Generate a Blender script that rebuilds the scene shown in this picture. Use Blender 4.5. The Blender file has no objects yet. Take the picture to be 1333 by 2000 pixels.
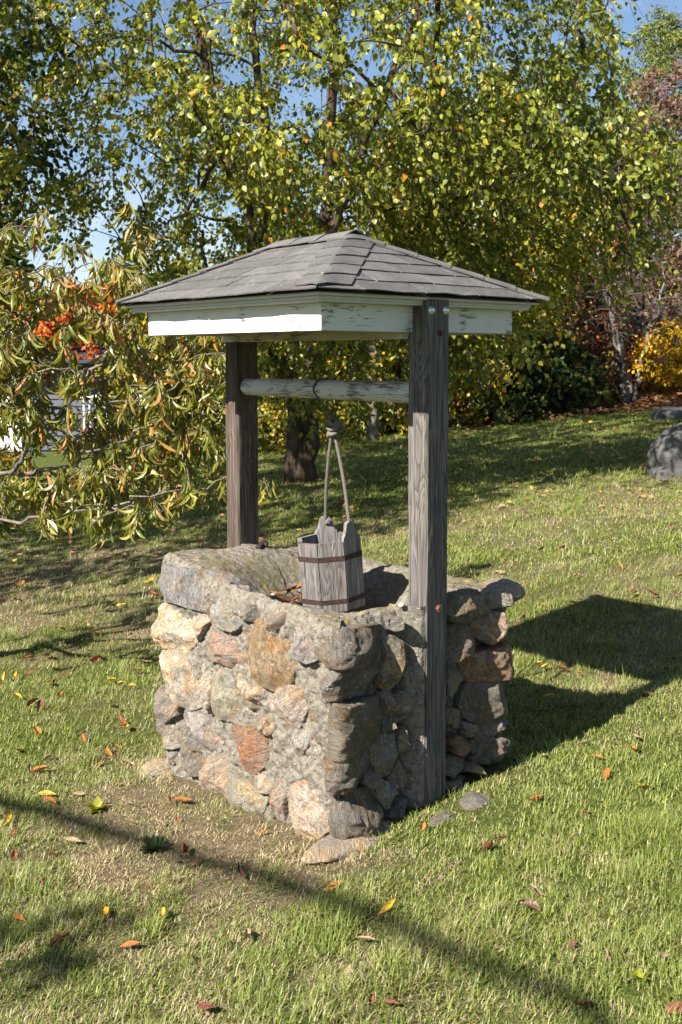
import bpy, math, random
import numpy as np
from mathutils import Vector, Matrix

# ------------------------------------------------------------------ camera, sky, sun, exposure
scene = bpy.context.scene
CAM = np.array([-2.5987, -3.1549, 1.6])
YAW = 0.867
PITCH = 0.0708
cd = bpy.data.cameras.new('camera')
cam = bpy.data.objects.new('camera', cd)
scene.collection.objects.link(cam)
cam.location = CAM
cam.rotation_euler = (math.pi / 2 - PITCH, 0, YAW - math.pi / 2)
cd.sensor_width = 36
cd.sensor_fit = 'AUTO'
cd.lens = 2073.74 / 2000 * 36
cd.shift_y = -155.54 / 2000
cd.clip_start = 0.05
cd.clip_end = 2000
cd.dof.use_dof = True
cd.dof.focus_distance = 4.0
cd.dof.aperture_fstop = 9.0
scene.camera = cam
scene.render.resolution_x, scene.render.resolution_y = 682, 1024

SUN_TAN = 0.80
SUN_EL = math.atan(SUN_TAN)
SUN_DIR = Vector((1.0, -0.008, -SUN_TAN)).normalized()     # the way the light travels
world = bpy.data.worlds.new('World')
scene.world = world
world.use_nodes = True
wn, wl = world.node_tree.nodes, world.node_tree.links
wn.clear()
sky = wn.new('ShaderNodeTexSky')
sky.sky_type = 'NISHITA'
sky.sun_disc = False
sky.sun_elevation = SUN_EL
sky.sun_rotation = math.radians(-91)
sky.air_density = 1.0
sky.dust_density = 0.3
sky.ozone_density = 2.6
tc = wn.new('ShaderNodeTexCoord')
mp = wn.new('ShaderNodeMapping'); mp.inputs['Scale'].default_value = (1.0, 1.0, 2.6)
mp.inputs['Location'].default_value = (4.7, 0.2, 0.0)
cn = wn.new('ShaderNodeTexNoise'); cn.inputs['Scale'].default_value = 1.9; cn.inputs['Detail'].default_value = 7
cn.inputs['Roughness'].default_value = 0.55
cr = wn.new('ShaderNodeValToRGB')
cr.color_ramp.elements[0].position = 0.495; cr.color_ramp.elements[0].color = (0, 0, 0, 1)
cr.color_ramp.elements[1].position = 0.70; cr.color_ramp.elements[1].color = (0.85, 0.85, 0.85, 1)
cm = wn.new('ShaderNodeMixRGB'); cm.inputs['Color2'].default_value = (6.6, 7.0, 7.8, 1)
bg = wn.new('ShaderNodeBackground'); bg.inputs['Strength'].default_value = 0.05
wo = wn.new('ShaderNodeOutputWorld')
wl.new(tc.outputs['Generated'], mp.inputs['Vector']); wl.new(mp.outputs['Vector'], cn.inputs['Vector'])
wl.new(cn.outputs['Fac'], cr.inputs['Fac']); wl.new(cr.outputs['Color'], cm.inputs['Fac'])
wl.new(sky.outputs['Color'], cm.inputs['Color1']); wl.new(cm.outputs['Color'], bg.inputs['Color'])
wl.new(bg.outputs['Background'], wo.inputs['Surface'])

sd = bpy.data.lights.new('sun', 'SUN')
sd.energy = 5.0
sd.angle = math.radians(0.53)
sd.color = (1.0, 0.94, 0.85)
sun = bpy.data.objects.new('sun', sd)
scene.collection.objects.link(sun)
sun.rotation_euler = SUN_DIR.to_track_quat('-Z', 'Y').to_euler()
sun.location = (-12, 0, 14)

vs = scene.view_settings
vs.view_transform = 'Standard'; vs.look = 'None'; vs.gamma = 1.0; vs.use_curve_mapping = False
vs.exposure = 1.6
scene.cycles.use_denoising = True
scene.cycles.max_bounces = 7
scene.cycles.transparent_max_bounces = 4
scene.cycles.sample_clamp_indirect = 4.0

# ------------------------------------------------------------------ helpers
rng = np.random.default_rng(7)
random.seed(7)
C = scene.collection
RT = np.array([math.sin(YAW), -math.cos(YAW)])
FW = np.array([math.cos(YAW), math.sin(YAW)])

def site(r, d):                       # r metres across the slope, d metres up the garden from where one stands
    return CAM[:2] + r * RT + d * FW

def _hash(i, j, k, seed):
    h = (i.astype(np.int64) * 374761393 + j.astype(np.int64) * 668265263 + k.astype(np.int64) * 2147483647 + seed * 974634777) & 0xFFFFFFFF
    h = ((h ^ (h >> 13)) * 1274126177) & 0xFFFFFFFF
    h = ((h ^ (h >> 16)) * 2246822519) & 0xFFFFFFFF
    return ((h ^ (h >> 15)) & 0xFFFF) / 65535.0

def vnoise(P, scale=1.0, seed=0):     # value noise in -1..1
    P = np.asarray(P, float) * scale
    if P.shape[-1] == 2:
        P = np.concatenate([P, np.zeros(P.shape[:-1] + (1,))], -1)
    I = np.floor(P).astype(np.int64); F = P - I
    F = F * F * (3 - 2 * F)
    i, j, k = I[..., 0], I[..., 1], I[..., 2]
    u, v, w = F[..., 0], F[..., 1], F[..., 2]
    out = 0
    for a in (0, 1):
        for b in (0, 1):
            for c in (0, 1):
                out = out + _hash(i + a, j + b, k + c, seed) * (u if a else 1 - u) * (v if b else 1 - v) * (w if c else 1 - w)
    return out * 2 - 1

def fbm(P, scale=1.0, seed=0, octv=4, gain=0.5):
    s, a, t = 0, 1.0, 0
    for o in range(octv):
        s = s + a * vnoise(P, scale * 2.03 ** o, seed + o * 17); t += a; a *= gain
    return s / t

def smooth(x, a, b):
    t = np.clip((x - a) / (b - a), 0, 1)
    return t * t * (3 - 2 * t)

def ground_z(x, y):
    x = np.asarray(x, float); y = np.asarray(y, float)
    r = x * RT[0] + y * RT[1]; q = x * FW[0] + y * FW[1]
    z = 0.1077 * 12 * np.tanh(r / 12) + 0.0075 * 15 * np.tanh(q / 15)
    P = np.stack([x, y], -1)
    z = z + 0.012 * vnoise(P, 1.3, 3) + 0.05 * vnoise(P, 0.25, 4) * smooth(np.hypot(x, y), 2, 8)
    # the planted bank that rises beyond the lawn
    z = z + 0.75 * smooth(q - 0.10 * r, 13.0, 21.0) * smooth(r, 2.0, 7.5)
    return z

def make_mesh(name, V, faces, mat=None, smooth_shade=False, attrs=None):
    """faces: list of int arrays (n,k) - one array per polygon size"""
    me = bpy.data.meshes.new(name)
    V = np.asarray(V, np.float32)
    me.vertices.add(len(V)); me.vertices.foreach_set('co', V.ravel())
    if isinstance(faces, np.ndarray): faces = [faces]
    faces = [np.asarray(f, np.int32) for f in faces if len(f)]
    nl = sum(f.size for f in faces); npoly = sum(len(f) for f in faces)
    me.loops.add(nl); me.polygons.add(npoly)
    me.loops.foreach_set('vertex_index', np.concatenate([f.ravel() for f in faces]))
    starts, s = [], 0
    for f in faces:
        starts.append(s + np.arange(len(f)) * f.shape[1]); s += f.size
    me.polygons.foreach_set('loop_start', np.concatenate(starts).astype(np.int32))
    me.update(calc_edges=True)
    me.polygons.foreach_set('use_smooth', np.full(npoly, bool(smooth_shade)))
    for k, a in (attrs or {}).items():
        at = me.attributes.new(k, 'FLOAT', 'POINT'); at.data.foreach_set('value', np.asarray(a, np.float32))
    if mat: me.materials.append(mat)
    me.validate()
    return me

def link(name, me, parent=None, loc=(0, 0, 0), label=None, cat=None, group=None, kind=None, color=None):
    o = bpy.data.objects.new(name, me)
    C.objects.link(o)
    if parent: o.parent = parent
    o.location = loc
    if label: o['label'] = label
    if cat: o['category'] = cat
    if group: o['group'] = group
    if kind: o['kind'] = kind
    if color: o.color = (*color, 1)
    return o

def empty(name, loc, label, cat, group=None):
    o = link(name, None, None, loc, label, cat, group)
    o.empty_display_size = 0.1
    return o

def centred(name, V, faces, mat, parent=None, sm=False, attrs=None, poff=(0, 0, 0), **kw):
    """mesh object whose origin sits at the middle of its vertices"""
    V = np.asarray(V, float); c = (V.max(0) + V.min(0)) / 2
    return link(name, make_mesh(name, V - c, faces, mat, sm, attrs), parent, c - np.asarray(poff, float), **kw)

def box_arrays(x0, x1, y0, y1, z0, z1, bev=0.0):
    if bev <= 0:
        V = np.array([(x, y, z) for x in (x0, x1) for y in (y0, y1) for z in (z0, z1)], float)
        F = np.array([(0, 1, 3, 2), (4, 6, 7, 5), (0, 4, 5, 1), (2, 3, 7, 6), (0, 2, 6, 4), (1, 5, 7, 3)])
        return V, [F]
    # bevelled box: 24 vertices
    V, idx = [], {}
    for i, x in enumerate((x0, x1)):
        for j, y in enumerate((y0, y1)):
            for k, z in enumerate((z0, z1)):
                sx, sy, sz = (1 - 2 * i), (1 - 2 * j), (1 - 2 * k)
                for a in range(3):
                    p = [x + sx * bev, y + sy * bev, z + sz * bev]; p[a] = (x, y, z)[a]
                    idx[(i, j, k, a)] = len(V); V.append(p)
    Q, T = [], []
    for a in range(3):
        b, c = (a + 1) % 3, (a + 2) % 3
        for s in (0, 1):
            q = []
            for (u, v) in ((0, 0), (1, 0), (1, 1), (0, 1)):
                k = [0, 0, 0]; k[a] = s; k[b] = u; k[c] = v; q.append(idx[(*k, a)])
            Q.append(q if s else q[::-1])
        for u in (0, 1):
            for v in (0, 1):
                k0 = [0, 0, 0]; k0[b] = u; k0[c] = v; k1 = list(k0); k1[a] = 1
                q = [idx[(*k0, b)], idx[(*k1, b)], idx[(*k1, c)], idx[(*k0, c)]]
                Q.append(q if (u != v) else q[::-1])
    for i in (0, 1):
        for j in (0, 1):
            for k in (0, 1):
                t = [idx[(i, j, k, a)] for a in range(3)]
                T.append(t if (i + j + k) % 2 == 1 else t[::-1])
    return np.array(V), [np.array(Q), np.array(T)]

def grid_faces(nu, nv, wrap_u=False, off=0):
    i = np.arange(nu if wrap_u else nu - 1); j = np.arange(nv - 1)
    I, J = np.meshgrid(i, j, indexing='ij'); I2 = (I + 1) % nu
    return (np.stack([I * nv + J, I2 * nv + J, I2 * nv + J + 1, I * nv + J + 1], -1).reshape(-1, 4) + off)

def tubes(paths, sides=6, cap=True):
    """paths: list of (points (n,3), radii (n,)) -> verts, [quads, tris]"""
    Vs, Qs, Ts, off = [], [], [], 0
    ang = np.arange(sides) / sides * 2 * math.pi
    ca, sa = np.cos(ang)[None, :, None], np.sin(ang)[None, :, None]
    for P, R in paths:
        P = np.asarray(P, float); R = np.broadcast_to(np.asarray(R, float), (len(P),))
        T = np.gradient(P, axis=0); T /= np.linalg.norm(T, axis=1)[:, None] + 1e-12
        ref = np.array([0.31, 0.17, 0.93]) if abs(T[:, 2]).mean() < 0.8 else np.array([0.95, 0.3, 0.05])
        A = np.cross(T, ref); A /= np.linalg.norm(A, axis=1)[:, None] + 1e-12
        B = np.cross(T, A)
        V = P[:, None] + R[:, None, None] * (A[:, None] * ca + B[:, None] * sa)
        n = len(P)
        Vs.append(V.reshape(-1, 3))
        j = np.arange(n - 1)[:, None]; k = np.arange(sides)[None]; k2 = (k + 1) % sides
        Qs.append(np.stack([j * sides + k, j * sides + k2, (j + 1) * sides + k2, (j + 1) * sides + k], -1).reshape(-1, 4) + off)
        off += n * sides
        if cap:
            Vs.append(P[[0, -1]])
            k = np.arange(sides); k2 = (k + 1) % sides; b = off - n * sides; e = off - sides
            Ts.append(np.stack([np.full(sides, off), b + k2, b + k], -1)); Ts.append(np.stack([np.full(sides, off + 1), e + k, e + k2], -1))
            off += 2
    return np.concatenate(Vs), [np.concatenate(Qs), np.concatenate(Ts) if Ts else np.zeros((0, 3), int)]

# ------------------------------------------------------------------ materials
class NT:
    """small node-tree writer"""
    def __init__(s, name):
        s.m = bpy.data.materials.new(name); s.m.use_nodes = True
        s.n, s.l = s.m.node_tree.nodes, s.m.node_tree.links
        s.n.clear()
        s.out = s.n.new('ShaderNodeOutputMaterial')
    def node(s, t, **kw):
        n = s.n.new('ShaderNode' + t)
        for k, v in kw.items():
            if k.startswith('_'): setattr(n, k[1:], v)
            else:
                i = n.inputs[k.replace('__', ' ')] if not k.isdigit() else n.inputs[int(k)]
                s.set(i, v)
        return n
    def set(s, i, v):
        if isinstance(v, bpy.types.NodeSocket): s.l.new(v, i)
        elif isinstance(v, (tuple, list)) and len(v) == 3 and i.type == 'RGBA': i.default_value = (*v, 1)
        else: i.default_value = v
    def coord(s, which='Object', scale=(1, 1, 1), loc=(0, 0, 0), rot=(0, 0, 0)):
        t = s.node('TexCoord')
        m = s.node('Mapping', Vector=t.outputs[which], Scale=scale, Location=loc, Rotation=rot)
        return m.outputs[0]
    def noise(s, vec, scale, detail=4, rough=0.55, dist=0.0, out='Fac'):
        return s.node('TexNoise', Vector=vec, Scale=scale, Detail=detail, Roughness=rough, Distortion=dist).outputs[out]
    def voronoi(s, vec, scale, feature='F1', rand=1.0, out='Distance'):
        return s.node('TexVoronoi', _feature=feature, Vector=vec, Scale=scale, Randomness=rand).outputs[out]
    def ramp(s, fac, stops, interp='LINEAR'):
        r = s.node('ValToRGB', Fac=fac); e = r.color_ramp.elements
        r.color_ramp.interpolation = interp
        while len(e) < len(stops): e.new(0.5)
        for el, (p, c) in zip(e, stops):
            el.position = p
            el.color = (c, c, c, 1) if isinstance(c, (int, float)) else (*c, 1)
        return r.outputs['Color']
    def mix(s, fac, a, b, mode='MIX'):
        return s.node('MixRGB', _blend_type=mode, Fac=fac, Color1=a, Color2=b).outputs[0]
    def math(s, op, a, b=0.0):
        n = s.node('Math', _operation=op); s.set(n.inputs[0], a); s.set(n.inputs[1], b); return n.outputs[0]
    def attr(s, name, out='Fac'):
        return s.node('Attribute', _attribute_name=name).outputs[out]
    def bump(s, h, strength=0.5, dist=0.01, normal=None):
        b = s.node('Bump', Height=h, Strength=strength, Distance=dist)
        if normal: s.l.new(normal, b.inputs['Normal'])
        return b.outputs[0]
    def principled(s, color, rough=0.8, normal=None, spec=0.3, metal=0.0):
        p = s.node('BsdfPrincipled'); s.set(p.inputs['Base Color'], color); s.set(p.inputs['Roughness'], rough)
        s.set(p.inputs['Metallic'], metal); s.set(p.inputs['Specular IOR Level'], spec)
        if normal: s.l.new(normal, p.inputs['Normal'])
        return p.outputs[0]
    def done(s, shader):
        s.l.new(shader, s.out.inputs['Surface']); return s.m

def mat_stone():
    t = NT('fieldstone'); oi = t.node('ObjectInfo')
    rnd = oi.outputs['Random']
    base = oi.outputs['Color']
    v = t.coord('Object')
    off = t.node('CombineXYZ', X=t.math('MULTIPLY', rnd, 37), Y=t.math('MULTIPLY', rnd, 91), Z=rnd).outputs[0]
    add = t.node('VectorMath', _operation='ADD'); t.set(add.inputs[0], v); t.set(add.inputs[1], off); v = add.outputs[0]
    rot = t.node('VectorRotate', _rotation_type='EULER_XYZ', Vector=v)
    t.l.new(off, rot.inputs['Rotation'])
    vs_ = t.node('Mapping', Vector=rot.outputs[0], Scale=(1, 1, 4.0)).outputs[0]
    n1 = t.noise(v, 14, 5, 0.65); n2 = t.noise(vs_, 16, 6, 0.7, 0.8); n3 = t.noise(v, 190, 3, 0.7); n4 = t.noise(v, 5, 4, 0.6)
    n5 = t.noise(vs_, 60, 5, 0.75, 0.4)
    col = t.mix(1.0, base, t.ramp(n2, [(0.28, 0.42), (0.5, 0.95), (0.72, 1.4)]), 'MULTIPLY')
    col = t.mix(0.75, col, t.ramp(n3, [(0.33, 0.45), (0.5, 1.0), (0.68, 1.5)]), 'MULTIPLY')
    col = t.mix(0.8, col, t.ramp(n5, [(0.34, 0.55), (0.5, 1.0), (0.66, 1.3)]), 'MULTIPLY')
    warm = t.mix(1.0, col, (1.22, 0.94, 0.66), 'MULTIPLY')
    col = t.mix(t.ramp(n1, [(0.45, 0), (0.62, 0.9)]), col, warm)
    # grey cement haze smeared over the stone and dark weathering in hollows of the grain
    col = t.mix(t.ramp(n4, [(0.50, 0), (0.66, 0.7)]), col, (0.20, 0.182, 0.15))
    col = t.mix(t.ramp(t.noise(v, 30, 5, 0.7), [(0.60, 0), (0.70, 0.6)]), col, (0.06, 0.055, 0.05))
    lich = t.ramp(t.noise(v, 42, 3, 0.6), [(0.66, 0), (0.70, 0.6)])
    col = t.mix(lich, col, (0.40, 0.42, 0.36))
    h = t.math('ADD', t.math('MULTIPLY', n5, 0.9), t.math('MULTIPLY', n3, 0.45))
    h = t.math('ADD', h, t.math('MULTIPLY', n2, 1.2))
    nrm = t.bump(h, 0.95, 0.016)
    return t.done(t.principled(col, 0.9, nrm, 0.2))

def mat_mortar():
    t = NT('mortar'); v = t.coord('Object')
    n1 = t.noise(v, 6, 5, 0.6); n2 = t.noise(v, 45, 5, 0.7); n3 = t.noise(v, 240, 2, 0.6)
    col = t.ramp(n2, [(0.3, (0.085, 0.074, 0.06)), (0.5, (0.175, 0.157, 0.128)), (0.7, (0.255, 0.23, 0.19))])
    peb = t.voronoi(v, 130); pc = t.voronoi(v, 130, out='Color')
    pick = t.ramp(t.node('SeparateColor', Color=pc).outputs[0], [(0.86, 0), (0.90, 1)])
    pm = t.math('MULTIPLY', t.ramp(peb, [(0.22, 1), (0.36, 0)]), pick)
    col = t.mix(pm, col, t.mix(t.node('SeparateColor', Color=pc).outputs[1], (0.42, 0.37, 0.29), (0.50, 0.47, 0.42)))
    pits = t.ramp(t.noise(v, 70, 3, 0.65), [(0.28, 0.25), (0.40, 1)])
    col = t.mix(1.0, col, pits, 'MULTIPLY')
    geo = t.node('NewGeometry'); up = t.node('SeparateXYZ', Vector=geo.outputs['Normal']).outputs[2]
    upm = t.ramp(up, [(0.25, 0), (0.8, 1)])
    moss = t.math('MULTIPLY', t.ramp(n1, [(0.42, 0), (0.62, 0.6)]), upm)
    col = t.mix(moss, col, t.mix(t.noise(v, 20, 3), (0.16, 0.135, 0.045), (0.11, 0.10, 0.055)))
    och = t.math('MULTIPLY', t.ramp(t.noise(v, 17, 5, 0.7), [(0.57, 0), (0.66, 0.7)]), upm)
    col = t.mix(och, col, (0.33, 0.22, 0.055))
    h = t.math('ADD', t.math('MULTIPLY', n2, 1.2), t.math('MULTIPLY', n3, 0.4))
    h = t.math('ADD', h, t.math('MULTIPLY', pm, 0.25)); h = t.math('ADD', h, t.math('MULTIPLY', pits, 0.8))
    return t.done(t.principled(col, 0.95, t.bump(h, 0.8, 0.012), 0.1))

def mat_wood(name, axis, dark=(0.055, 0.045, 0.038), mid=(0.20, 0.175, 0.155), light=(0.40, 0.375, 0.35), bump=0.6, tone=0.0):
    t = NT(name); oi = t.node('ObjectInfo')
    sc = [1.0, 1.0, 1.0]; sc[axis] = 0.022
    off = t.math('MULTIPLY', oi.outputs['Random'], 23)
    v0 = t.coord('Object')
    add = t.node('VectorMath', _operation='ADD'); t.set(add.inputs[0], v0)
    t.l.new(t.node('CombineXYZ', X=off, Y=off, Z=off).outputs[0], add.inputs[1])
    v = t.node('Mapping', Vector=add.outputs[0], Scale=tuple(sc)).outputs[0]
    sc2 = [1.0, 1.0, 1.0]; sc2[axis] = 0.08
    v2 = t.node('Mapping', Vector=add.outputs[0], Scale=tuple(sc2)).outputs[0]
    g = t.noise(v2, 17, 2, 0.5, 0.7)
    rings = t.math('FRACT', t.math('MULTIPLY', g, 17.0))
    ring = t.ramp(rings, [(0.0, 0.2), (0.45, 0.75), (0.85, 1.0), (1.0, 0.2)])
    fib = t.noise(v, 130, 4, 0.7); fib2 = t.noise(v, 420, 3, 0.6); big = t.noise(add.outputs[0], 3.5, 3)
    f = t.math('ADD', t.math('MULTIPLY', ring, 0.26), t.math('MULTIPLY', fib, 0.92))
    col = t.ramp(f, [(0.36, dark), (0.62, mid), (0.9, light)])
    col = t.mix(0.6, col, t.ramp(fib2, [(0.3, 0.55), (0.55, 1.05), (0.75, 1.35)]), 'MULTIPLY')
    col = t.mix(t.ramp(big, [(0.42, 0), (0.7, 0.32)]), col, t.mix(1.0, col, (1.05, 0.80, 0.60), 'MULTIPLY'))
    col = t.mix(0.5, col, t.ramp(t.noise(v2, 9, 3), [(0.3, 0.6), (0.7, 1.35)]), 'MULTIPLY')
    col = t.mix(1.0, col, t.ramp(t.math('FRACT', t.math('MULTIPLY', oi.outputs['Random'], 7.3)), [(0, 1 - tone), (1, 1 + tone)]), 'MULTIPLY')
    crk = t.ramp(t.noise(v, 60, 2, 0.5, 0.3), [(0.27, 1), (0.31, 0)])
    col = t.mix(crk, col, (0.02, 0.017, 0.015))
    h = t.math('ADD', f, t.math('MULTIPLY', fib2, 0.3)); h = t.math('SUBTRACT', h, t.math('MULTIPLY', crk, 1.0))
    return t.done(t.principled(col, 0.85, t.bump(h, bump, 0.006), 0.25))

def mat_paint(name, axis, amount=0.6, tint=(0.56, 0.555, 0.535)):
    t = NT(name); oi = t.node('ObjectInfo')
    sc = [1.0, 1.0, 1.0]; sc[axis] = 0.12
    off = t.math('MULTIPLY', oi.outputs['Random'], 31)
    add = t.node('VectorMath', _operation='ADD'); t.set(add.inputs[0], t.coord('Object'))
    t.l.new(t.node('CombineXYZ', X=off, Y=off, Z=off).outputs[0], add.inputs[1])
    v = t.node('Mapping', Vector=add.outputs[0], Scale=tuple(sc)).outputs[0]
    n1 = t.noise(v, 120, 6, 0.75, 0.5); n2 = t.noise(add.outputs[0], 7, 4); n3 = t.noise(v, 200, 3, 0.6)
    p = t.math('ADD', t.math('MULTIPLY', n1, 0.75), t.math('MULTIPLY', n2, 0.45))
    e = 0.735 - 0.10 * amount
    peel = t.ramp(p, [(e, 0), (e + 0.025, 1)])
    wood = t.ramp(n3, [(0.3, (0.06, 0.052, 0.045)), (0.7, (0.24, 0.215, 0.19))])
    white = t.mix(t.ramp(n1, [(0.35, 0), (0.65, 0.35)]), tint, tuple(c * 0.8 for c in tint))
    white = t.mix(t.ramp(t.noise(add.outputs[0], 14, 4, 0.7), [(0.52, 0), (0.75, 0.5)]), white, (0.50, 0.46, 0.38))
    col = t.mix(peel, white, wood)
    h = t.math('SUBTRACT', t.math('MULTIPLY', n3, 0.3), peel)
    return t.done(t.principled(col, 0.62, t.bump(h, 0.5, 0.003), 0.35))

def mat_shingle():
    t = NT('asphalt_shingle'); oi = t.node('ObjectInfo'); v = t.coord('Generated'); g = t.node('NewGeometry')
    pos = g.outputs['Position']
    sp = t.noise(pos, 420, 2, 0.8); n1 = t.noise(pos, 9, 5, 0.65); n2 = t.noise(pos, 60, 4, 0.7)
    col = t.ramp(sp, [(0.30, (0.030, 0.028, 0.027)), (0.5, (0.085, 0.081, 0.078)), (0.68, (0.21, 0.20, 0.19))])
    col = t.mix(0.8, col, t.ramp(n1, [(0.3, 0.65), (0.7, 1.3)]), 'MULTIPLY')
    col = t.mix(1.0, col, t.ramp(oi.outputs['Random'], [(0, 0.82), (1, 1.18)]), 'MULTIPLY')
    lich = t.ramp(t.noise(pos, 34, 5, 0.7), [(0.62, 0), (0.68, 0.6)])
    col = t.mix(lich, col, (0.27, 0.27, 0.235))
    return t.done(t.principled(col, 0.9, t.bump(sp, 0.6, 0.003), 0.3))

def mat_rust():
    t = NT('rusty_iron'); v = t.coord('Object')
    col = t.ramp(t.noise(v, 60, 5, 0.7), [(0.3, (0.018, 0.012, 0.012)), (0.55, (0.045, 0.025, 0.02)), (0.75, (0.10, 0.048, 0.03))])
    return t.done(t.principled(col, 0.75, t.bump(t.noise(v, 180, 3), 0.4, 0.003), 0.4, 0.3))

def mat_plain(name, col, rough=0.7, var=0.25, scale=30, metal=0.0, spec=0.3):
    t = NT(name); v = t.coord('Object'); n = t.noise(v, scale, 5, 0.65)
    c = t.mix(1.0, col, t.ramp(n, [(0.3, 1 - var), (0.7, 1 + var)]), 'MULTIPLY')
    return t.done(t.principled(c, rough, t.bump(n, 0.3, 0.004), spec, metal))

def mat_rope():
    t = NT('rope_fibre'); v = t.coord('Object')
    col = t.ramp(t.noise(v, 300, 3, 0.7), [(0.3, (0.06, 0.053, 0.044)), (0.7, (0.22, 0.20, 0.17))])
    return t.done(t.principled(col, 0.95, t.bump(t.noise(v, 600, 2), 0.5, 0.002), 0.1))

def mat_leaf(name, stops, trans=0.35, rough=0.38, spec=0.5, vein=False):
    t = NT(name); r = t.attr('rnd')
    col = t.ramp(r, stops)
    v = t.node('NewGeometry').outputs['Position']
    col = t.mix(0.45, col, t.ramp(t.noise(v, 55, 3, 0.6), [(0.3, 0.7), (0.7, 1.25)]), 'MULTIPLY')
    p = t.principled(col, rough, None, spec)
    tr = t.node('BsdfTranslucent'); t.set(tr.inputs['Color'], t.mix(1.0, col, (1.25, 1.35, 0.55), 'MULTIPLY'))
    ms = t.node('MixShader', Fac=trans); t.l.new(p, ms.inputs[1]); t.l.new(tr.outputs[0], ms.inputs[2])
    return t.done(ms.outputs[0])

def mat_bark(name, dark, light, scale=14):
    t = NT(name); v0 = t.coord('Object'); v = t.node('Mapping', Vector=v0, Scale=(1, 1, 0.3)).outputs[0]
    n = t.noise(v, scale, 6, 0.7, 0.5); n2 = t.noise(v0, 4, 3)
    col = t.ramp(n, [(0.32, dark), (0.68, light)])
    col = t.mix(0.6, col, t.ramp(n2, [(0.3, 0.6), (0.7, 1.3)]), 'MULTIPLY')
    return t.done(t.principled(col, 0.9, t.bump(n, 0.9, 0.03), 0.15))

M = dict(
    stone=mat_stone(), mortar=mat_mortar(), wood_z=mat_wood('weathered_wood_upright', 2, (0.022, 0.019, 0.018), (0.088, 0.081, 0.077), (0.205, 0.195, 0.19)), wood_brown=mat_wood('weathered_wood_brown', 2, (0.02, 0.014, 0.011), (0.066, 0.05, 0.039), (0.155, 0.13, 0.113)),
    wood_x=mat_wood('weathered_wood_stave', 2, (0.04, 0.036, 0.033), (0.135, 0.127, 0.12), (0.285, 0.277, 0.272), 0.45, 0.22),
    paint_x=mat_paint('peeling_white_paint_x', 0), paint_y=mat_paint('peeling_white_paint_y', 1), paint_roller=mat_paint('worn_white_paint_roller', 1, 1.0, (0.46, 0.45, 0.425)),
    paint_beam=mat_paint('dirty_cream_paint', 1, 0.8, (0.44, 0.40, 0.33)), trim=mat_plain('grey_white_trim', (0.45, 0.445, 0.43), 0.55, 0.10, 25),
    shingle=mat_shingle(), rust=mat_rust(), rope=mat_rope(), bolt=mat_plain('galvanised_bolt', (0.55, 0.56, 0.58), 0.35, 0.3, 60, 0.9), cord=mat_plain('dark_cord', (0.07, 0.055, 0.045), 0.9, 0.4, 200),
    copper=mat_plain('rusted_copper_bolt', (0.22, 0.12, 0.08), 0.5, 0.5, 90, 0.6),
)

# ------------------------------------------------------------------ ground
DEAD = [(-0.72, -0.10, 0.55), (-0.60, -0.55, 0.4), (-0.62, 0.35, 0.35), (0.05, -0.80, 0.28)]      # worn, straw coloured turf round the well
def dryness(x, y):
    P = np.stack([x, y], -1)
    d = 0.40 + 0.55 * fbm(P, 0.75, 11, 3) + 0.35 * fbm(P, 3.1, 23, 3)
    r = x * RT[0] + y * RT[1]; q = x * FW[0] + y * FW[1]
    d = d + 0.16 * smooth(q, 1.0, 3.2) * (1 - smooth(q, 5.0, 8.0)) - 0.20 * smooth(r, 0.0, 0.9) * (1 - smooth(q, -0.6, 0.6)) - 0.12 * smooth(-q, 1.0, 2.0)
    d = d - 0.30 * smooth(q, 6.5, 9.5)
    for cx, cy, rr in DEAD:
        d = d + 0.45 * np.exp(-((x - cx) ** 2 + (y - cy) ** 2) / (0.72 * rr) ** 2)
    return np.clip(d, 0, 1)

def axis(a, fine0, fine1, step, grow):
    v = [fine0]
    while v[-1] < fine1: v.append(v[-1] + step)
    s = step
    while v[-1] < a: s *= grow; v.append(v[-1] + s)
    w = [fine0]; s = step
    while w[-1] > -a: s *= grow; w.append(w[-1] - s)
    return np.array(w[:0:-1] + v)
gr, gq = axis(900, -3.0, 3.0, 0.06, 1.08), axis(900, -2.6, 4.0, 0.06, 1.07)
GR, GQ = np.meshgrid(gr, gq, indexing='ij')
gx, gy = GR * RT[0] + GQ * FW[0], GR * RT[1] + GQ * FW[1]
gzv = ground_z(gx, gy)
t = NT('turf'); v = t.node('NewGeometry').outputs['Position']; dry = t.attr('dry')
n1 = t.noise(v, 38, 5, 0.7); n2 = t.noise(v, 6, 4, 0.6); n3 = t.noise(v, 150, 3, 0.7)
green = t.ramp(n1, [(0.3, (0.04, 0.055, 0.014)), (0.7, (0.15, 0.18, 0.042))])
straw = t.ramp(n1, [(0.3, (0.08, 0.062, 0.037)), (0.7, (0.27, 0.215, 0.13))])
f = t.ramp(t.math('ADD', dry, t.math('MULTIPLY', t.math('SUBTRACT', n2, 0.5), 0.7)), [(0.25, 0), (0.75, 1)])
col = t.mix(f, green, straw)
col = t.mix(0.6, col, t.ramp(n3, [(0.3, 0.5), (0.7, 1.35)]), 'MULTIPLY')
turf = t.done(t.principled(col, 0.95, t.bump(t.math('ADD', n1, n3), 0.9, 0.03), 0.05))
link('ground', make_mesh('ground', np.stack([gx, gy, gzv], -1).reshape(-1, 3), grid_faces(len(gr), len(gq)), turf, True,
     {'dry': dryness(gx, gy).ravel()}), kind='structure')

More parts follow.
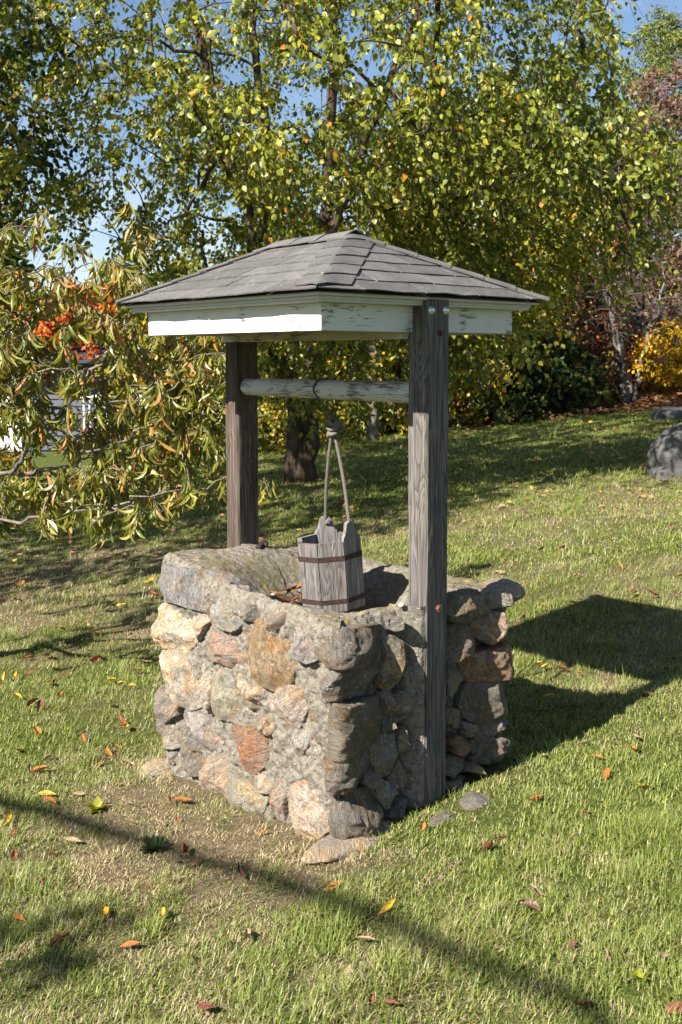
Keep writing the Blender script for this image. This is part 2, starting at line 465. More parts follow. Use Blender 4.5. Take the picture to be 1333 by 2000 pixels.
# ------------------------------------------------------------------ the well
W, D0, D1, H = 0.432, -0.594, 0.557, 0.735
well = empty('wishing_well', (0, 0, 0), 'fieldstone and mortar wishing well with two wooden posts under a small shingled roof', 'well')
LEN_L = D1 - D0
def wall_path(U, rad=0.05):
    """U runs round the footprint: 0 at the corner between the two long seen faces; returns plan point and outward normal"""
    U = np.asarray(U, float); shp = U.shape; U = U.ravel()
    corners = [(-W, D1), (-W, D0), (W, D0), (W, D1)]
    lens = [LEN_L, 2 * W, LEN_L, 2 * W]; tot = sum(lens)
    s = (U + LEN_L) % tot                       # 0 at (-W, D1)
    dirs = [(0, -1), (1, 0), (0, 1), (-1, 0)]; nors = [(-1, 0), (0, -1), (1, 0), (0, 1)]
    cum = np.concatenate([[0], np.cumsum(lens)])
    P = np.zeros((len(s), 2)); N = np.zeros((len(s), 2))
    for i in range(4):
        m = (s >= cum[i]) & (s <= cum[i + 1]); a = s[m] - cum[i]
        P[m] = np.array(corners[i]) + a[:, None] * np.array(dirs[i]); N[m] = nors[i]
    for i in range(4):                          # round the corner at the start of side i
        d = s - cum[i]; d = np.where(d > tot / 2, d - tot, d)
        m = np.abs(d) < rad
        c = np.array(corners[i]); din, dout = np.array(dirs[i - 1]), np.array(dirs[i])
        n0, n1_ = np.array(nors[i - 1]), np.array(nors[i])
        ctr = c - rad * n0 - rad * n1_
        ph = (d[m] / rad + 1) / 2 * (math.pi / 2)
        n = np.cos(ph)[:, None] * n0 + np.sin(ph)[:, None] * n1_
        P[m] = ctr + rad * n; N[m] = n
    return P.reshape(shp + (2,)), N.reshape(shp + (2,))

def rim_z(x, y):
    P = np.stack([x, y], -1)
    return H + 0.022 * smooth(-x, -0.1, 0.4) + 0.045 * smooth(y, -0.1, 0.5) * (1 - 0.9 * smooth(x, -0.1, 0.43)) + 0.02 * smooth(y, 0.2, 0.5) + 0.010 * vnoise(P, 6, 5) - 0.025 * np.exp(-((x + 0.35) ** 2 + (y + 0.5) ** 2) / 0.25 ** 2)

TOT = 2 * (LEN_L + 2 * W)
NU = 500
u = np.arange(NU) / NU * TOT - LEN_L
pl, nr = wall_path(u)
rows = []
cols_s = np.linspace(-0.22, 0.685, 112)
for z in cols_s:
    f = 0.0
    P3 = np.concatenate([pl, np.full((NU, 1), z)], 1)
    off = -0.017 + 0.022 * fbm(P3, 8, 31, 3) + 0.018 * fbm(P3, 26, 37, 3) + 0.008 * vnoise(P3, 90, 41)
    # the faces lean back a little beside the posts so the posts stand proud
    near_post = np.exp(-((pl[:, 0]) / 0.13) ** 2) * (np.abs(pl[:, 1]) > 0.5)
    off = off - 0.020 * near_post - 0.050 * (nr[:, 1] < -0.7) - 0.012 * (np.abs(nr[:, 0] * nr[:, 1]) > 0.05) + 0.016 * smooth(np.array(z), 0.60, 0.68)
    rows.append(np.concatenate([pl + nr * off[:, None], np.full((NU, 1), z) + 0.006 * vnoise(P3, 40, 43)[:, None]], 1))
hole_c = np.array([-0.04, -0.075])
ang = np.arctan2(pl[:, 1] - hole_c[1], pl[:, 0] - hole_c[0])
hole_r = 0.255 + 0.012 * np.sin(ang * 3 + 1) + 0.01 * np.sin(ang * 5)
hole = hole_c + hole_r[:, None] * np.stack([np.cos(ang), np.sin(ang)], 1)
edge_pl = rows[-1][:, :2]
rz = rim_z(pl[:, 0], pl[:, 1])
for k in range(1, 10):                          # rounded rim
    a = k / 9 * math.pi / 2; rr = 0.035
    q = edge_pl - nr * (rr * (1 - math.cos(a)))
    z = 0.685 + (rz - 0.685) * math.sin(a)
    P3 = np.concatenate([q, z[:, None]], 1)
    d = 0.007 * fbm(P3, 14, 51, 3) + 0.004 * vnoise(P3, 60, 53)
    rows.append(P3 + np.concatenate([nr * d[:, None], d[:, None]], 1))
top_pl = edge_pl - nr * 0.035
for k in range(1, 46):
    a = k / 45
    q = top_pl * (1 - a) + hole * a
    z = rim_z(q[:, 0], q[:, 1]) * 1.0
    dist = np.hypot(q[:, 0] - hole_c[0], q[:, 1] - hole_c[1])
    z = z - 0.115 * (1 - smooth(dist, 0.22, 0.45))
    P3 = np.concatenate([q, z[:, None]], 1)
    z = z + 0.008 * fbm(P3, 11, 61, 3) + 0.004 * vnoise(P3, 55, 63)
    rows.append(np.concatenate([q, z[:, None]], 1))
zl = rows[-1][:, 2]
for k in range(1, 10):                          # throat of the well
    q = hole_c + (hole - hole_c) * (1 - 0.02 * k); z = zl - 0.016 * k
    rows.append(np.concatenate([q, z[:, None]], 1))
for k in range(1, 7):
    q = hole_c + (hole - hole_c) * 0.82 * (1 - k / 6); z = zl * (1 - k / 6) + (H - 0.10) * (k / 6) - 0.15
    rows.append(np.concatenate([q, z[:, None]], 1))
G = np.stack(rows, 1)
DEBRIS_Z = 0.640
wallV = G.reshape(-1, 3)
base = link('wall', make_mesh('wall', wallV, grid_faces(NU, G.shape[1], True), M['mortar'], True), well)

STONE_COL = dict(granite=(0.33, 0.32, 0.295), slate=(0.19, 0.19, 0.19), orange=(0.42, 0.26, 0.13), brown=(0.28, 0.205, 0.145), cream=(0.46, 0.385, 0.285),
    pink=(0.38, 0.285, 0.205), grey=(0.255, 0.24, 0.21), bluegrey=(0.31, 0.305, 0.285), greybrown=(0.235, 0.20, 0.16), rust=(0.36, 0.195, 0.11),
    greengrey=(0.28, 0.26, 0.195), tan=(0.37, 0.28, 0.19), rustgrey=(0.235, 0.18, 0.125), plum=(0.24, 0.20, 0.17), orangebrown=(0.32, 0.21, 0.115))
STONES = [
('granite',0.035,[(-1.219,0.731),(-1.093,0.76),(-0.977,0.768),(-0.839,0.775),(-0.734,0.762),(-0.717,0.751),(-0.744,0.693),(-0.77,0.649),(-0.86,0.643),(-0.999,0.648),(-1.096,0.631),(-1.201,0.651),(-1.215,0.69)]),
('granite',0.03,[(-0.709,0.733),(-0.616,0.739),(-0.552,0.68),(-0.548,0.653),(-0.601,0.609),(-0.719,0.606),(-0.736,0.631),(-0.722,0.682)]),
('slate',0.035,[(-0.6,0.702),(-0.48,0.712),(-0.418,0.705),(-0.4,0.674),(-0.481,0.663),(-0.552,0.661)]),
('orange',0.05,[(-0.553,0.614),(-0.489,0.65),(-0.427,0.658),(-0.351,0.655),(-0.286,0.637),(-0.257,0.607),(-0.272,0.56),(-0.286,0.512),(-0.294,0.488),(-0.345,0.46),(-0.405,0.47),(-0.459,0.49),(-0.506,0.512),(-0.554,0.534)]),
('brown',0.04,[(-0.389,0.665),(-0.381,0.694),(-0.343,0.719),(-0.292,0.715),(-0.278,0.674),(-0.307,0.65),(-0.351,0.659)]),
('cream',0.045,[(-1.208,0.555),(-1.048,0.614),(-0.971,0.612),(-0.906,0.584),(-0.88,0.544),(-0.889,0.507),(-0.946,0.465),(-1.013,0.441),(-1.081,0.457),(-1.199,0.494),(-1.224,0.521)]),
('cream',0.03,[(-0.879,0.574),(-0.833,0.613),(-0.784,0.603),(-0.807,0.564),(-0.844,0.517),(-0.871,0.531)]),
('pink',0.03,[(-0.799,0.546),(-0.754,0.569),(-0.703,0.551),(-0.618,0.568),(-0.57,0.54),(-0.55,0.507),(-0.587,0.468),(-0.653,0.465),(-0.704,0.478),(-0.739,0.455),(-0.782,0.475)]),
('cream',0.05,[(-1.22,0.29),(-1.203,0.346),(-1.082,0.41),(-0.994,0.429),(-0.938,0.416),(-0.864,0.423),(-0.846,0.402),(-0.874,0.355),(-0.856,0.319),(-0.848,0.281),(-0.913,0.244),(-0.998,0.248),(-1.085,0.258),(-1.215,0.259)]),
('cream',0.03,[(-0.846,0.382),(-0.792,0.389),(-0.767,0.341),(-0.759,0.284),(-0.777,0.259),(-0.83,0.285),(-0.852,0.33)]),
('cream',0.045,[(-0.766,0.4),(-0.705,0.424),(-0.671,0.384),(-0.604,0.376),(-0.547,0.395),(-0.544,0.358),(-0.572,0.308),(-0.639,0.266),(-0.707,0.272),(-0.75,0.321)]),
('cream',0.04,[(-0.55,0.45),(-0.515,0.445),(-0.483,0.424),(-0.429,0.433),(-0.406,0.401),(-0.445,0.359),(-0.484,0.342),(-0.523,0.358),(-0.543,0.405)]),
('grey',0.04,[(-1.257,0.201),(-1.195,0.253),(-1.036,0.249),(-0.998,0.233),(-1.019,0.181),(-1.088,0.142),(-1.228,0.134),(-1.248,0.16)]),
('grey',0.035,[(-1.229,0.118),(-1.078,0.139),(-1.059,0.118),(-1.109,0.073),(-1.215,0.073),(-1.234,0.1)]),
('bluegrey',0.04,[(-0.961,0.186),(-0.895,0.229),(-0.831,0.225),(-0.725,0.219),(-0.708,0.189),(-0.735,0.122),(-0.788,0.112),(-0.851,0.134),(-0.924,0.15)]),
('grey',0.03,[(-1.049,0.121),(-0.971,0.157),(-0.86,0.127),(-0.793,0.106),(-0.833,0.084),(-0.916,0.085),(-0.991,0.1)]),
('cream',0.03,[(-1.195,0.031),(-1.08,0.076),(-1.001,0.097),(-0.973,0.085),(-1.021,0.045),(-1.091,0.025)]),
('greybrown',0.03,[(-1.012,0.042),(-0.963,0.082),(-0.87,0.073),(-0.829,0.07),(-0.853,-0.008),(-0.918,-0.028),(-1.003,-0.012),(-1.022,0.008)]),
('grey',0.025,[(-1.081,0.017),(-1.03,0.032),(-1.02,0.009),(-1.033,-0.026),(-1.077,-0.018)]),
('pink',0.045,[(-0.825,0.051),(-0.788,0.097),(-0.727,0.09),(-0.672,0.062),(-0.685,-0.016),(-0.764,-0.056),(-0.854,-0.069),(-0.863,-0.047),(-0.835,0.003)]),
('rust',0.02,[(-0.615,0.224),(-0.557,0.245),(-0.454,0.25),(-0.431,0.201),(-0.447,0.149),(-0.486,0.114),(-0.534,0.104),(-0.583,0.128),(-0.599,0.181)]),
('pink',0.02,[(-0.441,0.319),(-0.384,0.334),(-0.369,0.301),(-0.392,0.263),(-0.423,0.263)]),
('cream',0.04,[(-0.376,0.404),(-0.338,0.441),(-0.272,0.466),(-0.208,0.464),(-0.198,0.427),(-0.216,0.378),(-0.244,0.335),(-0.295,0.33),(-0.295,0.366),(-0.353,0.374)]),
('greengrey',0.035,[(-0.663,0.05),(-0.592,0.048),(-0.511,0.049),(-0.425,0.044),(-0.433,0.004),(-0.472,-0.052),(-0.545,-0.095),(-0.704,-0.125),(-0.69,-0.042)]),
('cream',0.02,[(-0.471,0.1),(-0.432,0.103),(-0.378,0.082),(-0.386,0.066),(-0.44,0.058)]),
('tan',0.02,[(-0.371,0.061),(-0.34,0.117),(-0.311,0.081),(-0.304,0.001),(-0.357,-0.026)]),
('grey',0.02,[(-0.433,-0.057),(-0.387,0.01),(-0.364,-0.01),(-0.364,-0.043),(-0.387,-0.069)]),
('granite',0.04,[(-0.287,0.627),(-0.26,0.674),(-0.209,0.688),(-0.159,0.676),(-0.138,0.653),(-0.124,0.612),(-0.166,0.587),(-0.217,0.591),(-0.253,0.597)]),
('greybrown',0.05,[(-0.117,0.613),(-0.123,0.661),(-0.061,0.683),(0.001,0.713),(0.103,0.705),(0.204,0.694),(0.217,0.642),(0.199,0.582),(0.139,0.587),(0.001,0.598),(-0.061,0.599)]),
('greybrown',0.055,[(-0.276,0.523),(-0.231,0.584),(-0.145,0.58),(-0.061,0.586),(0.012,0.589),(0.069,0.583),(0.175,0.576),(0.199,0.56),(0.175,0.533),(0.104,0.511),(0.046,0.488),(-0.001,0.488),(-0.075,0.494),(-0.195,0.469),(-0.284,0.484)]),
('rustgrey',0.07,[(-0.192,0.424),(-0.138,0.474),(-0.048,0.483),(0.023,0.462),(0.092,0.451),(0.211,0.444),(0.227,0.39),(0.218,0.332),(0.164,0.313),(0.104,0.296),(0.023,0.294),(-0.028,0.302),(-0.097,0.309),(-0.16,0.341),(-0.185,0.38)]),
('greybrown',0.06,[(-0.182,0.248),(-0.09,0.289),(0.023,0.281),(0.14,0.288),(0.146,0.25),(0.104,0.211),(0.023,0.183),(-0.028,0.182),(-0.111,0.178),(-0.168,0.197)]),
('cream',0.05,[(-0.291,0.032),(-0.256,0.104),(-0.212,0.151),(-0.168,0.151),(-0.111,0.169),(-0.048,0.171),(-0.069,0.111),(-0.073,0.046),(-0.111,0.001),(-0.205,-0.009),(-0.279,-0.002)]),
('plum',0.075,[(-0.066,0.08),(-0.042,0.111),(0.023,0.147),(0.116,0.158),(0.164,0.14),(0.195,0.09),(0.232,0.043),(0.201,0.015),(0.141,0.005),(0.035,-0.008),(-0.028,0.012),(-0.056,0.039)]),
('tan',0.05,[(0.22,0.651),(0.259,0.649),(0.316,0.611),(0.341,0.574),(0.323,0.522),(0.285,0.488),(0.236,0.48),(0.214,0.498),(0.217,0.543),(0.229,0.586)]),
('grey',0.04,[(0.253,0.713),(0.29,0.716),(0.312,0.672),(0.284,0.658),(0.256,0.681)]),
('tan',0.05,[(0.261,0.382),(0.276,0.439),(0.317,0.449),(0.339,0.407),(0.324,0.364),(0.286,0.354)]),
('tan',0.05,[(0.286,0.312),(0.324,0.331),(0.346,0.293),(0.331,0.245),(0.287,0.237),(0.271,0.269)]),
('greybrown',0.03,[(0.217,0.465),(0.254,0.467),(0.267,0.441),(0.251,0.394),(0.23,0.385),(0.214,0.434)]),
('grey',0.035,[(0.158,0.292),(0.218,0.319),(0.274,0.31),(0.265,0.257),(0.274,0.194),(0.212,0.182),(0.179,0.209),(0.158,0.247)]),
('brown',0.035,[(0.243,0.165),(0.287,0.219),(0.319,0.159),(0.312,0.118),(0.268,0.107),(0.243,0.132)]),
('granite',0.045,[(0.182,0.163),(0.219,0.164),(0.256,0.12),(0.244,0.063),(0.207,0.082),(0.173,0.133)]),
('slate',0.04,[(0.219,0.009),(0.256,0.05),(0.3,0.079),(0.329,0.067),(0.3,0.032),(0.263,0.01),(0.238,-0.015)]),
('greybrown',0.03,[(0.113,0.195),(0.146,0.241),(0.173,0.197),(0.17,0.157),(0.14,0.16)]),
('granite',0.02,[(-0.248,0.308),(-0.192,0.346),(-0.175,0.291),(-0.211,0.253),(-0.248,0.266)]),
('greybrown',0.03,[(0.218,0.378),(0.255,0.37),(0.273,0.343),(0.249,0.321),(0.212,0.325)]),
('grey',0.03,[(0.263,-0.004),(0.313,0.019),(0.336,-0.006),(0.326,-0.041),(0.276,-0.045)]),
('greybrown',0.05,[(0.508,0.737),(0.597,0.748),(0.692,0.744),(0.7,0.702),(0.693,0.683),(0.627,0.653),(0.569,0.652),(0.526,0.679),(0.512,0.711)]),
('granite',0.06,[(0.707,0.706),(0.767,0.733),(0.844,0.732),(0.884,0.711),(0.845,0.685),(0.776,0.68),(0.73,0.667),(0.704,0.676)]),
('tan',0.07,[(0.671,0.636),(0.693,0.655),(0.761,0.66),(0.898,0.65),(0.903,0.602),(0.824,0.558),(0.77,0.542),(0.717,0.561),(0.657,0.608)]),
('brown',0.05,[(0.516,0.636),(0.598,0.638),(0.664,0.591),(0.68,0.553),(0.636,0.535),(0.578,0.516),(0.521,0.521)]),
('orangebrown',0.07,[(0.614,0.514),(0.732,0.523),(0.801,0.534),(0.901,0.492),(0.906,0.434),(0.803,0.41),(0.726,0.421),(0.644,0.427),(0.615,0.463)]),
('greybrown',0.08,[(0.63,0.379),(0.652,0.415),(0.734,0.414),(0.827,0.379),(0.923,0.346),(0.912,0.3),(0.798,0.27),(0.699,0.261),(0.646,0.288),(0.624,0.334)]),
('grey',0.05,[(0.669,0.242),(0.752,0.254),(0.829,0.258),(0.826,0.221),(0.791,0.195),(0.7,0.193)]),
('greybrown',0.06,[(0.67,0.175),(0.715,0.195),(0.776,0.191),(0.915,0.113),(0.9,0.101),(0.754,0.107),(0.7,0.136)]),
('tan',0.06,[(0.682,0.115),(0.715,0.14),(0.746,0.127),(0.724,0.099),(0.694,0.086)]),
('tan',0.06,[(0.63,0.087),(0.652,0.117),(0.69,0.087),(0.686,0.072)]),
('greengrey',0.03,[(0.518,0.457),(0.549,0.506),(0.592,0.503),(0.586,0.439),(0.543,0.402),(0.515,0.403)]),
('brown',0.03,[(0.516,0.353),(0.58,0.329),(0.588,0.276),(0.545,0.276),(0.516,0.308)]),
('rust',0.035,[(0.56,0.212),(0.588,0.23),(0.64,0.197),(0.618,0.167),(0.568,0.169)]),
('greybrown',0.03,[(0.511,0.143),(0.56,0.161),(0.622,0.135),(0.619,0.089),(0.547,0.093),(0.518,0.116)]),
('grey',0.03,[(0.61,0.276),(0.658,0.26),(0.658,0.219),(0.621,0.227)]),
('greybrown',0.03,[(0.504,0.079),(0.583,0.078),(0.627,0.067),(0.605,0.031),(0.512,0.037)]),
]
def stone_mesh(poly, hgt, seed, n=76, m=20):
    rg = np.random.default_rng(seed)
    P = np.array(poly)
    P = np.stack([0.88 * P + 0.12 * np.roll(P, -1, 0), 0.12 * P + 0.88 * np.roll(P, -1, 0)], 1).reshape(-1, 2)   # cut the corners once
    c = P.mean(0)
    th = np.arange(n) / n * 2 * math.pi
    A, B = P - c, np.roll(P, -1, 0) - c
    R = np.zeros(n)
    for i, a in enumerate(th):
        d = np.array([math.cos(a), math.sin(a)])
        E = B - A
        den = d[0] * E[:, 1] - d[1] * E[:, 0]
        den = np.where(np.abs(den) < 1e-12, 1e-12, den)
        tt = (A[:, 0] * E[:, 1] - A[:, 1] * E[:, 0]) / den
        ss = (A[:, 0] * d[1] - A[:, 1] * d[0]) / den
        ok = (tt > 0) & (ss >= -1e-6) & (ss <= 1 + 1e-6)
        R[i] = tt[ok].max() if ok.any() else 0.02
    R = R * (1 + 0.035 * rg.standard_normal(n) * 0.5) * 1.03
    rho = np.concatenate([np.linspace(0, 0.86, m - 6), [0.91, 0.95, 0.98, 1.0, 1.0, 1.0]])
    sink = np.concatenate([np.zeros(m - 3), [0.0, 0.025, 0.06]])
    uv = c + (R[:, None] * rho[None])[..., None] * np.stack([np.cos(th), np.sin(th)], -1)[:, None]
    P3 = np.concatenate([uv, np.full(uv.shape[:2] + (1,), seed * 1.7)], -1)
    h = hgt * np.sqrt(np.clip(1 - rho ** 7.0, 0, 1))[None] * np.ones((n, 1))
    size = math.sqrt(max(1e-4, R.mean() ** 2))
    h = h + 0.18 * hgt * fbm(P3, 0.9 / size, seed, 2)
    for k in range(10):                         # broken flat facets
        a = rg.uniform(0, 2 * math.pi); d = np.array([math.cos(a), math.sin(a)])
        s = ((uv - c) @ d) / size
        capz = hgt * rg.uniform(0.75, 1.05) - hgt * rg.uniform(0.7, 2.2) * (s - rg.uniform(-0.1, 0.6))
        h = np.minimum(h, capz + 0.004)
    h = np.maximum(h, -0.02) + 0.012 * fbm(P3, 20, seed + 5, 3) + 0.005 * vnoise(P3, 75, seed + 9)
    h = h - sink[None] - 0.004 - 0.014 * smooth(uv[..., 0], 0.16, 0.22) * (1 - smooth(uv[..., 0], 0.70, 0.82))
    pln, nrm = wall_path(uv[..., 0])
    XY = pln + nrm * h[..., None]
    V = np.concatenate([XY, uv[..., 1:2]], -1)
    return V.reshape(-1, 3), grid_faces(n, m, True)
for i, (ck, hh, poly) in enumerate(STONES):
    pc_ = np.array(poly); pc_ = pc_.mean(0) + (pc_ - pc_.mean(0)) * (1.2 if pc_[:, 0].mean() < -0.2 else 1.12)
    V, F = stone_mesh(pc_, hh * (0.85 if pc_[:, 0].mean() < -0.2 else 0.9), i + 1)
    j = np.random.default_rng(i + 900).uniform(0.88, 1.12, 3)
    col = np.array(STONE_COL[ck]); col = col * 0.72 + 0.28 * col.mean() * np.array([1.04, 1.0, 0.92])
    col = tuple(0.80 * col * (0.6 + 0.4 * j) * j[0])
    centred('stone', V, F, M['stone'], base, True, color=col)

def blob(name, cx, cy, cz, sx, sy, sz, seed, parent=None, col=(0.3, 0.27, 0.22), mat=None, n=48, m=24, rough=0.12, flat=0.0, rotz=0, fac=9, **kw):
    """an irregular faceted rock"""
    rg = np.random.default_rng(seed)
    th = np.arange(n) / n * 2 * math.pi; ph = np.linspace(0.02, math.pi - 0.02, m)
    T, Ph = np.meshgrid(th, ph, indexing='ij')
    d = np.stack([np.cos(T) * np.sin(Ph), np.sin(T) * np.sin(Ph), np.cos(Ph)], -1)
    r = np.ones(T.shape)
    for k in range(fac):
        a = rg.standard_normal(3); a /= np.linalg.norm(a)
        dd = d @ a; lim = rg.uniform(0.72, 0.95)
        r = np.where(dd > 0.05, np.minimum(r, lim / np.maximum(dd, 0.05)), r)
    r = r * (1 + rough * fbm(d, 2.2, seed, 3) + rough * 0.35 * fbm(d, 9, seed + 3, 3))
    V = d * r[..., None] * np.array([sx, sy, sz])
    ca, sa = math.cos(rotz), math.sin(rotz)
    V = np.stack([V[..., 0] * ca - V[..., 1] * sa, V[..., 0] * sa + V[..., 1] * ca, V[..., 2]], -1)
    V = V + np.array([cx, cy, cz])
    return centred(name, V.reshape(-1, 3), grid_faces(n, m, True), mat or M['stone'], parent, True, color=col, **kw)

# footing stones at the foot of the wall and the overhanging cap slab
blob('footing_stone', -0.375, -0.60, 0.005, 0.20, 0.075, 0.045, 201, base, (0.36, 0.29, 0.21), rotz=-0.05)
blob('footing_stone', -0.42, 0.535, -0.075, 0.10, 0.09, 0.035, 202, base, (0.36, 0.30, 0.22), rotz=0.2)
blob('cap_stone', 0.43, -0.52, 0.715, 0.105, 0.09, 0.045, 203, base, (0.28, 0.26, 0.235), rotz=0.35, rough=0.16)
blob('cap_stone', 0.22, -0.555, 0.690, 0.14, 0.055, 0.055, 204, base, (0.22, 0.20, 0.18), rotz=0.1, rough=0.16)
blob('flat_stone', 0.09, -0.715, float(ground_z(0.09, -0.715)) - 0.006, 0.085, 0.06, 0.024, 205, base, (0.16, 0.145, 0.13), rotz=0.4)
blob('flat_stone', -0.07, -0.72, float(ground_z(-0.07, -0.72)) - 0.010, 0.08, 0.045, 0.020, 206, base, (0.18, 0.165, 0.14), rotz=0.1)
blob('pebble', -0.40, -0.20, 0.80 - 0.03, 0.012, 0.009, 0.006, 207, base, (0.75, 0.73, 0.68), n=14, m=8)
blob('pebble', -0.12, -0.555, 0.752, 0.014, 0.010, 0.009, 208, base, (0.75, 0.73, 0.68), n=14, m=8)

# mortar fillets that bed the near post
def fillet(pts, z0, z1, seed):
    n = 40; zz = np.linspace(z0, z1, n); k = 9
    P = np.array(pts, float)
    s = np.linspace(0, len(P) - 1, k * (len(P) - 1) + 1)
    i = np.minimum(s.astype(int), len(P) - 2); cross = P[i] + (P[i + 1] - P[i]) * (s - i)[:, None]
    V = np.concatenate([np.repeat(cross[:, None], n, 1), np.repeat(zz[None, :, None], len(s), 0)], -1)
    e = 0.012 * fbm(V, 14, seed, 3) + 0.006 * fbm(V, 55, seed + 2, 2)
    V[..., 0] += e * np.sign(P[0][0]); V[..., 1] -= 0.5 * e
    V[:, -1, :2] = V[:, -1, :2] * 0.999
    return centred('mortar_fillet', V.reshape(-1, 3), grid_faces(len(s), n), M['mortar'], base, True)
fillet([(-0.13, -0.50), (-0.105, -0.555), (-0.068, -0.600), (-0.054, -0.603), (-0.048, -0.55)], 0.0, 0.748, 301)
fillet([(0.12, -0.50), (0.10, -0.548), (0.066, -0.575), (0.0545, -0.577), (0.048, -0.55)], 0.0, 0.70, 302)

# posts
PW, PD, YP = 0.1067, 0.0953, 0.6072
def post(y0, y1, z0, z1, mat, seed):
    n = 90; zz = np.linspace(z0, z1, n); b = 0.006
    xs = [(-PW / 2, y0 + b), (-PW / 2 + b, y0), (PW / 2 - b, y0), (PW / 2, y0 + b), (PW / 2, y1 - b), (PW / 2 - b, y1), (-PW / 2 + b, y1), (-PW / 2, y1 - b)]
    R = []
    for p, q in zip(xs, xs[1:] + xs[:1]):
        k = 8 if math.dist(p, q) > 0.03 else 1
        for a in range(k): R.append((p[0] + (q[0] - p[0]) * a / k, p[1] + (q[1] - p[1]) * a / k))
    R = np.array(R); m = len(R)
    V = np.concatenate([np.repeat(R[:, None], n, 1), np.repeat(zz[None, :, None], m, 0)], -1)
    Vq = V * np.array([1, 1, 0.12])
    ctr = np.array([0, (y0 + y1) / 2, 0])
    d = 0.0022 * fbm(Vq, 60, seed, 3) + 0.002 * fbm(Vq, 9, seed + 1, 2)
    V = V + (V - ctr) * np.array([1, 1, 0]) * d[..., None] / 0.05
    F = grid_faces(m, n, True)
    V = V.reshape(-1, 3)
    caps = [np.arange(m)[::-1][None] * n, (np.arange(m) * n + n - 1)[None]]
    o = centred('post', V, [F] + caps, mat, well)
    return o
near_post = post(-YP, -YP + PD, 0.0, 1.795, M['wood_z'], 401)
far_post = post(YP - PD, YP, 0.66, 1.78, M['wood_brown'], 402)
# bolts on the near post
def bolt(x, y, z, r, parent, mat, hexa=False):
    n = 6 if hexa else 16
    prof = [(0.0, r * 1.25), (0.003, r * 1.25), (0.0031, r)] + ([(0.009, r), (0.0095, r * 0.6)] if hexa else [(0.006, r * 0.93), (0.009, r * 0.7), (0.011, r * 0.35)])
    th = np.arange(n) / n * 2 * math.pi
    V = np.array([[(x + q * math.cos(a), y - dpt, z + q * math.sin(a)) for dpt, q in prof] for a in th])
    V = V.reshape(-1, 3); k = len(prof)
    F = grid_faces(n, k, True)[:, ::-1]; cap = (np.arange(n) * k + k - 1)[::-1][None]
    return centred('bolt', V, [F, cap], mat, parent, not hexa, poff=parent.location)
bolt(-0.036, -YP, 1.757, 0.0115, near_post, M['bolt']); bolt(0.033, -YP, 1.759, 0.0115, near_post, M['bolt'])
bolt(0.004, -YP, 1.682, 0.009, near_post, M['rust'])
bolt(0.0075, -YP, 0.731, 0.012, near_post, M['copper'], True)

# roller, its bracket and the beam under the roof
ROL_Z = 1.4765; ROL_X = -0.012; rr = 0.036
ys = np.concatenate([[-0.515], np.linspace(-0.50, 0.495, 60), [0.503, 0.508, 0.511]])
rad = np.concatenate([[rr * 1.05], np.linspace(rr * 1.06, rr * 0.98, 60), [rr * 0.93, rr * 0.8, rr * 0.5]])
P = np.stack([np.full(len(ys), ROL_X), ys, np.full(len(ys), ROL_Z)], 1)
V, F = tubes([(P, rad)], 40)
c = P[np.minimum(np.arange(len(V)) // 40, len(P) - 1)]
V = c + (V - c) * (1 + 0.03 * fbm(V * np.array([1, 0.25, 1]), 40, 77, 3))[:, None]
roller = centred('roller', V, F, M['paint_roller'], well, True)
V, F = box_arrays(-0.030, 0.020, YP - PD - 0.014, YP - PD + 0.002, ROL_Z + 0.032, ROL_Z + 0.062, 0.003)
centred('roller_bracket', V, F, M['wood_brown'], well)
V, F = box_arrays(-PW / 2 - 0.036, -PW / 2 + 0.001, -0.513, 0.566, 1.662, 1.752, 0.003)
centred('beam', V, F, M['paint_beam'], well)

# roof: fascia boards, mouldings, deck and shingles
EX, EY, ZE, ZR = 0.5363, 0.6147, 1.8040, 2.0450
RN, RF = -0.150, 0.270
FX, FY, ZF = EX - 0.0778, EY - 0.0778, 1.6850
roof = link('roof', None, well); roof.empty_display_size = 0.1
def board(name, xo, yo, th, z0, z1, side, mat, parent, a0=None, a1=None, bev=0.0):
    """one mitred side of a rectangular frame; a0, a1 cut it square at those places along its run"""
    xi, yi = xo - th, yo - th
    if side in 'NS':
        s = -1 if side == 'N' else 1                       # N: the near (-y) side
        p = [(-xo, s * yo), (xo, s * yo), (xi, s * yi), (-xi, s * yi)]
        if a0 is not None: p[0] = (a0, s * yo); p[3] = (a0, s * yi)
        if a1 is not None: p[1] = (a1, s * yo); p[2] = (a1, s * yi)
    else:
        s = -1 if side == 'L' else 1
        p = [(s * xo, -yo), (s * xo, yo), (s * xi, yi), (s * xi, -yi)]
    V = np.array([(x, y, z) for z in (z0, z1) for x, y in p])
    F = np.array([(3, 2, 1, 0), (4, 5, 6, 7), (0, 1, 5, 4), (1, 2, 6, 5), (2, 3, 7, 6), (3, 0, 4, 7)])
    if (side == 'S') or (side == 'L'): F = F[:, ::-1]
    return centred(name, V, F, mat, parent)
ft = 0.022
board('fascia_board', FX, FY, ft, ZF, ZE - 0.0305, 'L', M['paint_y'], roof)
board('fascia_board', FX, FY, ft, ZF, ZE - 0.0305, 'R', M['paint_y'], roof)
board('fascia_board', FX, FY, ft, ZF, ZE - 0.0305, 'S', M['paint_x'], roof)
board('fascia_board', FX, FY, ft, ZF, ZE - 0.0305, 'N', M['paint_x'], roof, a1=-PW / 2 - 0.003)
board('fascia_board', FX, FY, ft, ZF + 0.002, ZE - 0.0305, 'N', M['paint_x'], roof, a0=PW / 2 + 0.002)
